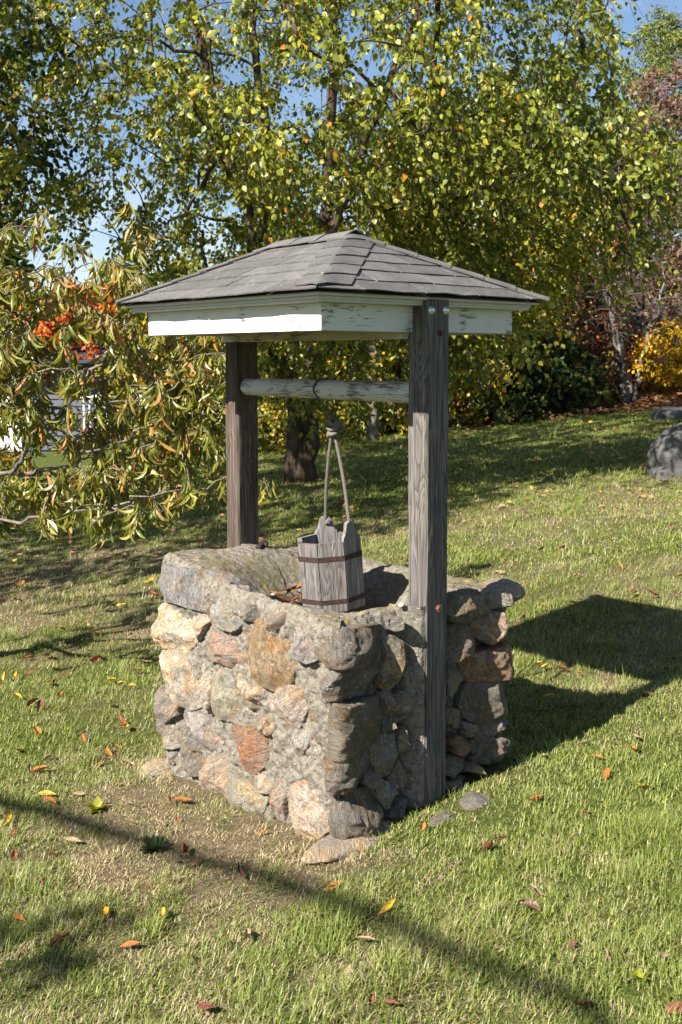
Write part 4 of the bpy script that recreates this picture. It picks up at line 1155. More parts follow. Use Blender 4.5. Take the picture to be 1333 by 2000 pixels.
BK = dict(birch=mat_bark('river_birch_bark', (0.02, 0.015, 0.012), (0.13, 0.09, 0.065)), grey=mat_bark('grey_bark', (0.05, 0.045, 0.04), (0.22, 0.20, 0.18)),
          dark=mat_bark('dark_bark', (0.022, 0.018, 0.014), (0.085, 0.07, 0.058)), peach=mat_bark('peach_twig_bark', (0.10, 0.085, 0.07), (0.33, 0.29, 0.24), 40), pale=mat_bark('pale_bark', (0.14, 0.115, 0.09), (0.36, 0.31, 0.26)))

# river birch behind the well
rb = np.random.default_rng(21)
bb = G3(-0.52, 13.3, -0.05)
stems = [([bb + [-0.02, 0.10, 0], P3(-0.62, 13.2, 1.4), P3(-1.15, 13.1, 3.2), P3(-1.75, 13.0, 5.4), P3(-2.1, 12.9, 8.2)], 0.105, 0.03),
         ([bb + [0.06, -0.06, 0], P3(-0.40, 13.4, 1.6), P3(-0.18, 13.5, 3.6), P3(-0.05, 13.6, 6.0), P3(0.2, 13.8, 9.0)], 0.125, 0.03),
         ([P3(-0.22, 13.45, 2.9), P3(0.2, 13.3, 4.0), P3(0.75, 13.2, 5.3), P3(1.5, 13.2, 7.6)], 0.075, 0.03),
         ([P3(-0.9, 13.15, 2.3), P3(-0.95, 13.6, 4.2), P3(-1.2, 14.1, 7.2)], 0.09, 0.03),
         ([P3(-0.35, 13.4, 2.2), P3(0.5, 12.4, 2.8), P3(1.2, 11.4, 3.3), P3(2.2, 10.4, 3.5)], 0.08, 0.02)]
cl = np.concatenate([ellipsoid_points(1500, P3(-0.6, 12.0, 5.3), (3.8, 3.8, 3.7), rb, 0.5), ellipsoid_points(300, P3(1.7, 10.5, 3.3), (1.7, 1.7, 1.0), rb, 0.4), ellipsoid_points(70, P3(1.3, 11.0, 2.1), (1.0, 1.0, 0.5), rb, 0.3),
                     ellipsoid_points(140, P3(0.1, 12.0, 2.0), (1.7, 1.3, 1.0), rb, 0.4), ellipsoid_points(120, P3(-2.6, 12.8, 4.0), (1.7, 1.7, 1.2), rb, 0.3), ellipsoid_points(60, P3(-0.2, 9.4, 3.9), (1.9, 1.9, 0.8), rb, 0.2)])
q = cl - np.array([*CAM[:2], 0]); cr_ = q[:, 0] * RT[0] + q[:, 1] * RT[1]; cdp = q[:, 0] * FW[0] + q[:, 1] * FW[1]
thin = 0.62 * smooth(-cr_, 1.0, 2.6) * smooth(5.6 - cl[:, 2], 0, 1.6)
gap = fbm(cl, 0.7, 88, 2)
ok = (cr_ / cdp < 0.262 + 0.05 * smooth(4.2 - cl[:, 2], 0, 0.8)) & (rb.random(len(cl)) > thin) & (gap > -0.34) & (cl[:, 2] > 0.9 + 0.5 * np.abs(cr_ - 0.2)) & ((cdp > 10.2) | (cl[:, 2] > 3.1))
cl = cl[ok]
def birch_rnd(P, rg):
    return np.clip(0.42 + 0.24 * fbm(P, 0.8, 5, 2) + 0.17 * rg.standard_normal(len(P)) + 0.05 * (rg.random(len(P)) > 0.94) * 7, 0, 1)
tree('river_birch', 'tall many stemmed birch with yellowing green leaves rising behind the well roof', 'tree', bb, stems, cl, TPL_OVAL, LM['birch'], BK['birch'], rb,
     limbs=70, limb_r=0.04, twig_r=0.0032, spray=(0.34, 4, 13, 0.9), size=(0.043, 0.078), singles=300, rnd_fn=birch_rnd, twigs=True, outward_c=P3(-0.5, 12.0, 4.6))

# dark tree at the left edge whose crown shades the lawn
rd = np.random.default_rng(22)
tb = G3(-5.9, 12.2, -0.05)
stems = [([tb, tb + [0.1, 0.0, 2.0], tb + [0.15, 0.2, 4.0], tb + [0.0, 0.3, 7.5]], 0.20, 0.04), ([tb + [0.08, 0.05, 1.8], P3(-4.9, 11.6, 3.4), P3(-4.2, 11.2, 4.6)], 0.09, 0.03)]
cl = ellipsoid_points(560, P3(-5.7, 12.0, 4.3), (2.5, 2.5, 2.7), rd, 0.5)
cl = cl[(fbm(cl, 0.9, 3, 2) > -0.3) & (cl[:, 2] > 1.9)]
tree('shade_tree', 'dark leaved tree overhanging the lawn at the side of the peach tree', 'tree', tb, stems, cl, TPL_OVAL, LM['dark'], BK['dark'], rd,
     limbs=40, limb_r=0.04, spray=(0.42, 4, 10, 0.7), size=(0.07, 0.10), twigs=False, outward_c=P3(-5.7, 12, 3.5))

tb = G3(-5.7, 8.3, -0.05)  # tree added out of view on the left to shade the lawn and birch
stems = [([tb, tb + [0.1, 0.0, 1.8], tb + [0.15, 0.2, 3.4], tb + [0.0, 0.3, 6.0]], 0.17, 0.03), ([tb + [0.08, 0.05, 1.6], P3(-4.9, 9.0, 3.0), P3(-4.3, 9.2, 3.8)], 0.07, 0.02)]
cl = np.concatenate([ellipsoid_points(620, P3(-5.6, 7.9, 4.6), (2.9, 2.9, 2.4), rd, 0.4), ellipsoid_points(110, P3(-4.2, 10.0, 3.0), (1.2, 1.2, 0.8), rd, 0.3)])
cl = cl[(fbm(cl, 0.9, 6, 2) > -0.25)]
q = cl - np.array([*CAM[:2], 0]); cr_ = q[:, 0] * RT[0] + q[:, 1] * RT[1]; cdp = q[:, 0] * FW[0] + q[:, 1] * FW[1]
cl = cl[cr_ / cdp < -0.315]
tree('shade_tree', 'unseen green tree added between the dark leaved tree and the peach tree to shade the lawn', 'tree', tb, stems, cl, TPL_OVAL, LM['dark'], BK['dark'], rd,
     limbs=30, limb_r=0.035, spray=(0.40, 4, 10, 0.7), size=(0.07, 0.10), twigs=False, outward_c=P3(-5.4, 9, 3.5))

# peach tree in front of the far post side
rp = np.random.default_rng(23)
pb = G3(-2.75, 5.7, -0.03)
stems = [([pb, pb + [0.02, 0.02, 0.5], P3(-2.65, 5.7, 0.95)], 0.06, 0.04),
         ([P3(-2.66, 5.7, 0.85), P3(-2.2, 5.65, 1.2), P3(-1.75, 5.6, 1.75), P3(-1.55, 5.6, 2.1)], 0.020, 0.005),
         ([P3(-2.66, 5.7, 0.80), P3(-2.0, 5.45, 0.95), P3(-1.4, 5.4, 1.05), P3(-0.95, 5.45, 1.25)], 0.018, 0.005),
         ([P3(-2.66, 5.7, 0.70), P3(-2.1, 5.25, 0.70), P3(-1.65, 5.15, 0.80), P3(-1.2, 5.15, 0.85), P3(-0.75, 5.2, 0.95)], 0.014, 0.004),
         ([P3(-2.66, 5.7, 0.90), P3(-2.4, 5.9, 1.5), P3(-2.0, 5.9, 2.0), P3(-1.85, 5.85, 2.3)], 0.018, 0.005),
         ([P3(-1.7, 5.42, 1.0), P3(-1.35, 5.6, 1.45), P3(-1.1, 5.7, 1.85), P3(-1.0, 5.7, 2.2)], 0.010, 0.004)]
def in_px(r0, r1, d0, d1, z0, z1, n): return np.array([P3(rp.uniform(r0, r1), rp.uniform(d0, d1), rp.uniform(z0, z1)) for _ in range(n)])
cl = np.concatenate([in_px(-2.0, -0.55, 5.1, 6.1, 0.95, 1.75, 185), in_px(-2.0, -1.05, 5.2, 6.2, 1.6, 2.12, 110), in_px(-1.9, -1.5, 5.3, 6.0, 2.0, 2.35, 14), in_px(-1.95, -0.95, 5.0, 5.6, 0.80, 1.05, 40),
                     in_px(-3.4, -2.0, 5.0, 6.6, 0.9, 2.3, 70), np.array([P3(-1.42, 5.12, 0.86), P3(-1.22, 5.14, 0.88), P3(-0.75, 5.2, 0.93), P3(-0.66, 5.2, 0.95), P3(-0.58, 5.25, 1.0), P3(-0.38, 5.3, 0.97), P3(-0.85, 5.3, 0.95)]),
                     in_px(-1.15, -0.98, 5.6, 5.8, 2.15, 2.42, 4), in_px(-0.95, -0.55, 5.3, 5.9, 1.2, 1.62, 26)])
q = cl - np.array([*CAM[:2], 0]); cr_ = q[:, 0] * RT[0] + q[:, 1] * RT[1]; cdp = q[:, 0] * FW[0] + q[:, 1] * FW[1]
cl = cl[~((np.abs(cr_ / cdp + 0.235) < 0.05) & (np.abs(cl[:, 2] - 1.80) < 0.17) & (rp.random(len(cl)) < 0.7))]      # an open place in the crown
def peach_rnd(P, rg):
    return np.clip(0.35 + 0.16 * fbm(P, 2.0, 5, 2) + 0.20 * rg.standard_normal(len(P)) + 0.42 * (rg.random(len(P)) > 0.86), 0, 1)
tree('peach_tree', 'small peach tree with long drooping green and russet leaves beside the far post', 'tree', pb, stems, cl, [tpl_long(c_, w_, f_) for c_, w_, f_ in ((0.9, 0.4, .2), (1.6, -0.5, .3), (0.5, 0.8, .1), (1.4, 0.3, .25), (-0.7, 0.2, .4), (1.2, 0.0, .15), (1.7, -0.8, .3), (1.5, 1.0, .05), (0.2, -0.4, .5), (0.8, 0.6, .35))],
     LM['peach'], BK['peach'], rp, limbs=14, limb_r=0.012, twig_r=0.0028, spray=(0.10, 2, 8, 0.5), size=(0.08, 0.14), singles=300, rnd_fn=peach_rnd, twigs=True, wid=0.54, hang=1.0)

# background shrubs and trees beyond the lawn
def bush(name, label, cat, r, d, z0, rx, rz, n, lm, bk, seed, size=(0.09, 0.13), trunk_r=0.06, spray=(0.42, 4, 10, 0.4), ry=None, thin=-0.35, group=None, limbs=24, twigs=False, leaf=TPL_SIMPLE, wid=1.0):
    rg = np.random.default_rng(seed); b = G3(r, d, -0.05)
    c = P3(r, d, b[2] + z0 + rz)
    cl = ellipsoid_points(n, c, (rx, ry or rx, rz), rg, 0.5)
    cl = cl[(fbm(cl, 1.0, seed, 2) > thin) & (cl[:, 2] > b[2] + 0.15)]
    st = []
    for k in range(3):
        a = rg.uniform(0, 6.28); e = np.array([math.cos(a) * rx * 0.4, math.sin(a) * rx * 0.4, 0])
        st.append(([b + e * 0.12, b + e * 0.4 + [0, 0, (z0 + rz) * 0.5], b + e + [0, 0, z0 + rz * 1.4]], trunk_r, trunk_r * 0.25))
    return tree(name, label, cat, b, st, cl, leaf, lm, bk, rg, limbs=limbs, limb_r=trunk_r * 0.5, twig_r=0.006, spray=spray, size=size, twigs=twigs, outward_c=c - np.array([0, 0, rz * 0.6]), group=group, wid=wid)
bush('hedge_shrub', 'yellow green leafy shrub standing behind the birch trunk', 'shrub', -0.9, 19.6, 0.0, 1.9, 1.9, 300, LM['hedge'], BK['dark'], 31)
bush('hedge_shrub', 'bright green shrub showing between the two well posts', 'shrub', 0.9, 19.4, 0.0, 1.6, 1.7, 260, LM['hedge'], BK['dark'], 32)
bush('hedge_shrub', 'tall yellow green shrub directly behind the near post', 'shrub', 2.6, 19.6, 0.0, 1.6, 2.4, 300, LM['hedge'], BK['dark'], 33)
bush('hedge_shrub', 'golden leaved tall shrub beside the leaning bare trunk', 'shrub', 3.6, 21.6, 0.4, 1.7, 2.6, 320, LM['hedge'], BK['dark'], 34)
bush('understory_shrub', 'low dark evergreen shrub at the far lawn edge beneath the golden shrub', 'shrub', 3.7, 19.3, 0.0, 0.9, 0.8, 120, LM['dark'], BK['dark'], 35)
bush('yellow_shrub', 'bright yellow shrub on the leaf strewn bank above the boulders', 'shrub', 6.7, 20.0, 0.0, 1.1, 0.75, 135, LM['yellow'], BK['dark'], 36, spray=(0.3, 4, 11, 0.2), size=(0.07, 0.10), thin=-0.6)
bush('red_shrub', 'thin red leaved shrub in front of the leaning bare trunk', 'shrub', 4.6, 20.6, 0.3, 0.9, 0.9, 70, LM['red'], BK['grey'], 37, size=(0.07, 0.10))
bush('copper_beech', 'copper brown tree with pale bare twigs on the bank', 'tree', 7.3, 21.0, 1.5, 2.1, 2.5, 420, LM['copper'], BK['grey'], 38, spray=(0.5, 5, 7, 0.15), twigs=True, thin=-0.5, size=(0.07, 0.11), trunk_r=0.12)
bush('bare_shrub', 'tangle of bare grey twigs hanging over the leaning trunk', 'shrub', 5.4, 19.9, 1.0, 1.5, 0.9, 130, LM['copper'], BK['grey'], 39, spray=(0.5, 6, 1, 0.2), twigs=True, thin=-0.6)
bush('conifer', 'yellow green evergreen treetop rising behind the copper beech', 'tree', 8.1, 27.0, 2.0, 1.7, 3.3, 420, LM['conifer'], BK['dark'], 40, spray=(0.5, 6, 14, 0.5), size=(0.10, 0.16), wid=0.35)
bush('orange_maple', 'flame orange maple standing behind the grey house', 'tree', -5.8, 27.5, 0.8, 3.4, 1.6, 560, LM['orange'], BK['dark'], 41, size=(0.12, 0.17), trunk_r=0.15)
bush('garden_shrub', 'green garden shrub between the grey house and the birch', 'shrub', -2.9, 19.2, 0.0, 1.3, 1.5, 190, LM['hedge'], BK['dark'], 42)
bush('back_tree', 'tall green tree far behind the hedge and the birch', 'tree', 0.5, 27.5, 1.0, 3.6, 3.2, 520, LM['dark'], BK['dark'], 43, size=(0.12, 0.17), trunk_r=0.15)
bush('back_tree', 'tall yellow green tree far behind the golden shrub', 'tree', 5.0, 27.5, 0.8, 2.6, 2.9, 420, LM['hedge'], BK['dark'], 44, size=(0.12, 0.17), trunk_r=0.15)
bush('purple_tree', 'dark purple leaved treetop beside the far end of the grey house', 'tree', -9.9, 27.5, 1.6, 1.7, 3.4, 240, LM['copper'], BK['dark'], 45, size=(0.12, 0.16))
bush('low_plant', 'clump of yellow leaved plants at the lawn edge by the birch foot', 'plant', -1.1, 17.9, 0.0, 0.8, 0.4, 90, LM['hedge'], BK['dark'], 46, size=(0.06, 0.09), trunk_r=0.012, limbs=0, spray=(0.22, 4, 9, 0.2))
bush('low_plant', 'low dark plant at the lawn edge behind the near post', 'plant', 3.0, 18.6, 0.0, 0.5, 0.28, 40, LM['dark'], BK['dark'], 47, size=(0.06, 0.09), trunk_r=0.012, limbs=0, spray=(0.22, 4, 9, 0.2))

# bare trunks that can be told apart
def trunk_only(name, label, pts, r0, r1, bark, cat='tree'):
    root = empty(name, pts[0], label, cat)
    V, F = tubes([stem_path(pts, r0, r1, 30, 0.012)], 14)
    V = V + 0.012 * fbm(V, 9, 8, 3)[:, None]
    link('trunk', make_mesh('trunk', V - np.asarray(pts[0]), F, bark, True), root)
    return root
trunk_only('slim_tree', 'slim pale straight trunk at the lawn edge between the well posts', [G3(0.55, 18.2, -0.1), P3(0.56, 18.2, 1.6), P3(0.5, 18.4, 4.5)], 0.09, 0.05, BK['grey'])
trunk_only('leaning_tree', 'pale leaning bare trunk at the foot of the leaf bank', [G3(5.55, 20.4, -0.1), P3(5.3, 20.4, 1.9), P3(5.05, 20.4, 2.7), P3(4.9, 20.6, 3.8)], 0.14, 0.05, BK['pale'])
trunk_only('dark_tree', 'dark upright trunk close behind the pale leaning trunk', [G3(5.75, 20.9, -0.1), P3(5.8, 20.9, 2.3), P3(5.95, 21, 4.5)], 0.16, 0.07, BK['dark'])

# far wood closing the view
rw = np.random.default_rng(61)
n = 26000
rr2 = rw.uniform(-26, 30, n); dd2 = rw.uniform(31, 40, n)
xy = CAM[:2] + rr2[:, None] * RT + dd2[:, None] * FW
hh2 = 4.2 + 1.6 * vnoise(np.stack([rr2, dd2 * 0], -1), 0.35, 3) 
zz = rw.random(n) ** 0.8 * hh2 + ground_z(xy[:, 0], xy[:, 1])
Pw = np.concatenate([xy, zz[:, None]], 1)
Rm = leaf_frames(n, rw.standard_normal((n, 3)) + [0, 0, -0.6], rg=rw)
V, F, A = leaves_mesh(Pw, Rm, rw.uniform(0.28, 0.5, n), TPL_SIMPLE, np.clip(0.4 + 0.4 * fbm(Pw, 0.35, 3, 2) + 0.15 * rw.standard_normal(n), 0, 1))
link('far_wood', make_mesh('far_wood', V, F, LM['hedge'], False, {'rnd': A}), label='distant autumn wood closing the view behind the garden', cat='wood', kind='stuff')

# limb of an unseen tree, added to draw the long streak of shade
ro = np.random.default_rng(71)
k = 6.5
sh = [(-1.02, 1.5), (-1.0, 0.775), (-0.86, 0.33), (-0.78, -0.17), (-0.62, -0.86), (-0.60, -1.28), (-0.61, -1.64), (-0.66, -2.3)]
limbp = [np.array([x - k, y + 0.008 * k, float(ground_z(x, y)) + SUN_TAN * k]) for x, y in sh]
tb = np.array([-10.4, 4.5, float(ground_z(-10.4, 4.5)) - 0.1])
stems = [([tb, tb + [0, 0, 3.0], tb + [0.1, 0, 5.8], tb + [0.2, 0.3, 9.0]], 0.30, 0.10), ([tb + [0.1, 0, 5.0], (limbp[0] + tb + [0.1, 0, 5.2]) / 2 + [0, 0, 0.6]] + limbp, 0.042, 0.024)]
cl = np.concatenate([ellipsoid_points(26, (limbp[-1] + [-0.3, -0.7, 0]), (0.5, 0.7, 0.4), ro, 0.2), ellipsoid_points(22, tb + [0.2, 0.6, 8.2], (1.8, 1.6, 1.4), ro, 0.4), ellipsoid_points(5, limbp[3] + [-0.55, 0.0, -0.15], (0.3, 0.4, 0.2), ro, 0.3)])
tree('unseen_streak_tree', 'unseen tree added on the sunny side whose one long level limb casts the streak of shade', 'tree', tb, stems, cl, TPL_OVAL, LM['dark'], BK['grey'], ro, limbs=4, limb_r=0.02, spray=(0.3, 4, 7, 0.4), size=(0.07, 0.1), twigs=False)

# ------------------------------------------------------------------ house behind the peach tree
hb = G3(-6.2, 24.0)
house = empty('grey_house', hb, 'small blue grey house with dark roof seen through the peach tree', 'house')
ha = YAW - math.pi / 2 + 0.12
house.rotation_euler = (0, 0, ha)
t = NT('blue_grey_siding'); v = t.coord('Object'); sz_ = t.node('SeparateXYZ', Vector=v).outputs[2]
sid = mat_plain('blue_grey_siding_paint', (0.10, 0.11, 0.15), 0.7, 0.12, 8)
roofm = mat_plain('dark_roof_felt', (0.035, 0.037, 0.05), 0.9, 0.3, 20); whitem = mat_plain('white_house_trim', (0.74, 0.74, 0.73), 0.6, 0.08, 6); redm = mat_plain('brown_red_board', (0.20, 0.085, 0.06), 0.8, 0.2, 8)
glass = mat_plain('dark_window_glass', (0.03, 0.035, 0.045), 0.12, 0.1, 3, 0.0, 0.8)
V, F = box_arrays(-4.2, 3.6, 0.0, 5.0, -1.0, 2.0); hw_ = link('wall', make_mesh('wall', V, F, sid), house)
for k in range(12):                             # clapboards
    V, F = box_arrays(-4.22, 3.62, -0.03, 0.0, 0.02 + k * 0.165, 0.02 + k * 0.165 + 0.15); V[[i for i in range(8) if V[i][1] < -0.01 and V[i][2] > 0.1 + k * 0.165], 1] = -0.006
    link('clapboard', make_mesh('clapboard', V, F, sid), hw_)
V = np.array([(-4.7, -0.5, 1.98), (4.1, -0.5, 1.98), (4.1, 5.5, 1.98), (-4.7, 5.5, 1.98), (-4.7, 2.5, 2.45), (4.1, 2.5, 2.45)])
link('roof', make_mesh('roof', V, [np.array([(0, 1, 5, 4), (2, 3, 4, 5), (3, 2, 1, 0)]), np.array([(1, 2, 5), (3, 0, 4)])], roofm), house)
for x in (-3.0, 2.2):
    V, F = box_arrays(x - 0.5, x + 0.5, -0.07, -0.031, 0.75, 1.75); w_ = link('window', make_mesh('window', V, F, whitem), house)
    V, F = box_arrays(x - 0.42, x + 0.42, -0.085, -0.071, 0.83, 1.67); link('pane', make_mesh('pane', V, F, glass), w_)
V, F = box_arrays(-2.0, -1.0, -0.08, -0.031, 0.0, 1.8); link('door', make_mesh('door', V, F, whitem), house)
deck = empty('deck_railing', G3(-4.6, 22.5), 'white railing with slim balusters on a red brown board beside the grey house', 'railing')
deck.rotation_euler = (0, 0, ha)
V, F = box_arrays(-0.9, 0.9, -0.05, 0.05, 0.35, 0.45); link('board', make_mesh('board', V, F, redm), deck)
V, F = box_arrays(-0.9, 0.9, -0.03, 0.03, 1.10, 1.16); link('rail', make_mesh('rail', V, F, whitem), deck)
V, F = box_arrays(-0.015, 0.015, -0.012, 0.012, 0.45, 1.10); bm_ = make_mesh('baluster', V, F, whitem)
for k in range(15): link('baluster', bm_, deck, (-0.84 + k * 0.12, 0, 0))
V, F = box_arrays(-0.05, 0.05, -0.045, 0.045, -0.6, 0.35); pm_ = make_mesh('post', V, F, redm)
for x in (-0.8, 0.8): link('post', pm_, deck, (x, 0, 0))

# ------------------------------------------------------------------ boulders
t = NT('boulder_granite'); v = t.coord('Object')
n1 = t.noise(v, 3, 6, 0.65); n2 = t.noise(v, 90, 3, 0.7); n3 = t.noise(v, 14, 5, 0.7)
col = t.ramp(n1, [(0.3, (0.075, 0.073, 0.07)), (0.7, (0.15, 0.147, 0.14))]); col = t.mix(0.6, col, t.ramp(n2, [(0.3, 0.6), (0.7, 1.35)]), 'MULTIPLY')
col = t.mix(t.ramp(n3, [(0.6, 0), (0.72, 0.4)]), col, (0.06, 0.06, 0.055))
boul = t.done(t.principled(col, 0.9, t.bump(t.math('ADD', n2, n3), 0.6, 0.03), 0.15))
g = G3(3.72, 10.9); blob('boulder', g[0], g[1], g[2] + 0.12, 0.62, 0.5, 0.42, 501, None, mat=boul, n=72, m=40, rough=0.10, fac=12, label='large dappled grey boulder in the tree shade on the lawn', cat='boulder')
g = G3(3.30, 10.75); blob('boulder', g[0], g[1], g[2] + 0.0, 0.26, 0.2, 0.12, 502, None, mat=boul, n=48, m=24, rotz=0.6, label='low grey stone tucked against the large dappled boulder', cat='boulder')
g = G3(5.28, 16.9); blob('boulder', g[0], g[1], g[2] + 0.03, 0.46, 0.34, 0.17, 503, None, mat=boul, n=60, m=30, rotz=0.4, label='pale sunlit grey boulder at the foot of the leaf bank', cat='boulder')

# ------------------------------------------------------------------ leaf litter on the bank and far lawn
rl = np.random.default_rng(81)
n = 9000
lr, ld = rl.uniform(2.6, 11, n), rl.uniform(17.0, 24, n)
lr2, ld2 = rl.uniform(-4.5, 6.0, 1500), rl.uniform(9.0, 18.6, 1500)
lr, ld = np.concatenate([lr, lr2]), np.concatenate([ld, ld2])
xy = CAM[:2] + lr[:, None] * RT + ld[:, None] * FW
edge = ld - 18.6 + 0.12 * (lr - 3) + 0.5 * vnoise(np.stack([lr, ld], -1), 0.8, 2)
kp = (edge > 0) | (np.arange(len(lr)) >= n); isb = (edge > 0)[kp]
xy = xy[kp]; n = len(xy)
Pl = np.concatenate([xy, (ground_z(xy[:, 0], xy[:, 1]) + 0.02 + 0.02 * rl.random(n))[:, None]], 1)
D = rl.standard_normal((n, 3)) * [1, 1, 0.25]
Rm = leaf_frames(n, D, np.array([[0, 0, 1.0]]) + 0.35 * rl.standard_normal((n, 3)), rl)
V, F, A = leaves_mesh(Pl, Rm, np.where(isb, rl.uniform(0.08, 0.15, n), rl.uniform(0.05, 0.075, n)), TPL_SIMPLE, np.where(isb, rl.random(n) * 0.9, 0.55 + 0.45 * rl.random(n)))
link('leaf_litter', make_mesh('leaf_litter', V, F, LM['litter'], False, {'rnd': A}), label='brown leaf litter covering the bank and scattered over the far lawn', cat='leaf litter', kind='stuff')
t = NT('bark_mulch'); v = t.node('NewGeometry').outputs['Position']; n1 = t.noise(v, 25, 5, 0.7)
col = t.ramp(n1, [(0.3, (0.05, 0.028, 0.018)), (0.7, (0.22, 0.115, 0.065))])
mul = t.done(t.principled(col, 0.95, t.bump(n1, 0.9, 0.04), 0.05))
mr, md = np.linspace(1.2, 16, 90), np.linspace(17.2, 30, 80)
MR, MD = np.meshgrid(mr, md, indexing='ij')
# the bed's front edge wanders
front = 18.6 - 0.12 * (MR - 3) - 0.5 * vnoise(np.stack([MR, MR * 0], -1), 0.8, 2)
MD = front + (MD - 17.2) / (30 - 17.2) * (30 - front)
mx, my = CAM[0] + MR * RT[0] + MD * FW[0], CAM[1] + MR * RT[1] + MD * FW[1]
link('leaf_bank', make_mesh('leaf_bank', np.stack([mx, my, ground_z(mx, my) + 0.015], -1).reshape(-1, 3), grid_faces(90, 80), mul, True), kind='structure')

# ------------------------------------------------------------------ grass
rgz = np.random.default_rng(91)
def in_well(x, y, m=0.0): return (np.abs(x) < W + 0.02 + m) & (y > D0 - 0.02 - m) & (y < D1 + 0.02 + m)
def grass_band(d0, d1, dens, hmin, hmax, wd, two):
    wdt = lambda d: 0.345 * d + 0.8
    area = (d1 - d0) * (wdt(d0) + wdt(d1)); n = int(area * dens)
    d = np.sqrt(rgz.random(n) * (d1 ** 2 - d0 ** 2) + d0 ** 2); r = (rgz.random(n) * 2 - 1) * wdt(d)
    x, y = CAM[0] + r * RT[0] + d * FW[0], CAM[1] + r * RT[1] + d * FW[1]
    dr = dryness(x, y)
    bare = sum(np.exp(-((x - cx) ** 2 + (y - cy) ** 2) / (0.75 * rr_) ** 2) for cx, cy, rr_ in DEAD)
    clump = fbm(np.stack([x, y], -1), 16, 7, 2)
    kp = ~in_well(x, y) & (rgz.random(n) > 0.12 * np.clip(bare, 0, 1)) & (rgz.random(n) < 0.75 + 0.6 * clump)
    kp &= ~((ld_edge := (d - (18.4 - 0.12 * (r - 3)))) > 0) | (r < 2)
    x, y, dr, clump, bare = x[kp], y[kp], dr[kp], clump[kp], bare[kp]; n = len(x)
    z = ground_z(x, y)
    isdry = rgz.random(n) < np.clip(0.17 + 0.68 * dr - 0.10 * smooth(r[kp], 0.2, 1.0) + 0.5 * fbm(np.stack([x, y], -1), 9, 29, 2), 0.05, 0.95)
    h = rgz.uniform(hmin, hmax, n) * (1 + 0.5 * clump) * np.where(isdry, 0.85, 1.1)
    tuft = fbm(np.stack([x, y], -1), 5.5, 19, 2); h = h * (0.8 + 0.9 * smooth(tuft, 0.05, 0.5)) * np.where(rgz.random(n) < 0.03, 1.7, 1.0)
    edge_w = in_well(x, y, 0.10)
    h = h * np.where(edge_w & (rgz.random(n) < 0.5), 1.5, 1.0) * (1 - 0.35 * np.clip(bare, 0, 1))
    sw = 2.2 * fbm(np.stack([x, y], -1), 2.2, 77, 2)      # the mower combed it in swathes
    a = sw * 1.2 + rgz.standard_normal(n) * 1.7
    tl = np.clip(np.where(isdry, 1.15, 0.85) + 0.30 * rgz.standard_normal(n), 0.05, 1.45)
    dirx, diry = np.cos(a), np.sin(a)
    sx, sy = -diry, dirx
    w = wd * rgz.uniform(0.7, 1.3, n)
    B = np.stack([x, y, z - 0.004], 1); S = np.stack([sx, sy, 0 * sx], 1) * (w / 2)[:, None]
    t1 = tl * 0.7; t2 = np.clip(tl * 1.25, 0, 1.62)
    mid = B + np.stack([dirx * np.sin(t1), diry * np.sin(t1), np.cos(t1)], 1) * (h * 0.55)[:, None]
    tip = mid + np.stack([dirx * np.sin(t2), diry * np.sin(t2), np.cos(t2)], 1) * (h * 0.5)[:, None]
    i = np.arange(n)
    if two:
        V = np.stack([B - S, B + S, mid + S * 0.8, mid - S * 0.8, tip], 1).reshape(-1, 3); k = 5
        F = [np.stack([i * 5, i * 5 + 1, i * 5 + 2, i * 5 + 3], 1), np.stack([i * 5 + 3, i * 5 + 2, i * 5 + 4], 1)]
    else:
        V = np.stack([B - S, B + S, tip], 1).reshape(-1, 3); k = 3; F = [np.stack([i * 3, i * 3 + 1, i * 3 + 2], 1)]
    col = np.where(isdry, rgz.uniform(0.62, 1.0, n), rgz.uniform(0.0, 0.55, n) * (0.6 + 0.4 * (1 - dr)))
    return V, F, np.repeat(col, k)
t = NT('grass_blade'); rv = t.attr('rnd')
col = t.ramp(rv, [(0.0, (0.10, 0.138, 0.026)), (0.3, (0.19, 0.228, 0.045)), (0.56, (0.29, 0.295, 0.075)), (0.64, (0.34, 0.275, 0.145)), (0.85, (0.46, 0.375, 0.225)), (1.0, (0.24, 0.17, 0.11))])
p_ = t.principled(col, 0.45, None, 0.35); tr_ = t.node('BsdfTranslucent'); t.set(tr_.inputs['Color'], t.mix(1.0, col, (1.1, 1.25, 0.6), 'MULTIPLY'))
ms_ = t.node('MixShader', Fac=0.28); t.l.new(p_, ms_.inputs[1]); t.l.new(tr_.outputs[0], ms_.inputs[2]); grassm = t.done(ms_.outputs[0])
for nm, args in (('near', (2.0, 3.3, 31000, 0.016, 0.052, 0.0027, True)), ('mid', (3.3, 4.6, 24500, 0.016, 0.044, 0.0030, True)), ('mid', (4.6, 7.0, 13500, 0.018, 0.044, 0.0043, False)),
                 ('far', (7.0, 11.0, 6500, 0.022, 0.042, 0.0078, False)), ('far', (11.0, 19.5, 2000, 0.028, 0.048, 0.016, False))):
    V, F, A = grass_band(*args)
    link('grass', make_mesh('grass', V, F, grassm, False, {'rnd': A}), label={'near': 'long green and straw grass blades in front of the well', 'mid': 'short green and straw grass round the well', 'far': 'mown grass of the far lawn under the trees'}[nm], cat='grass', kind='stuff')

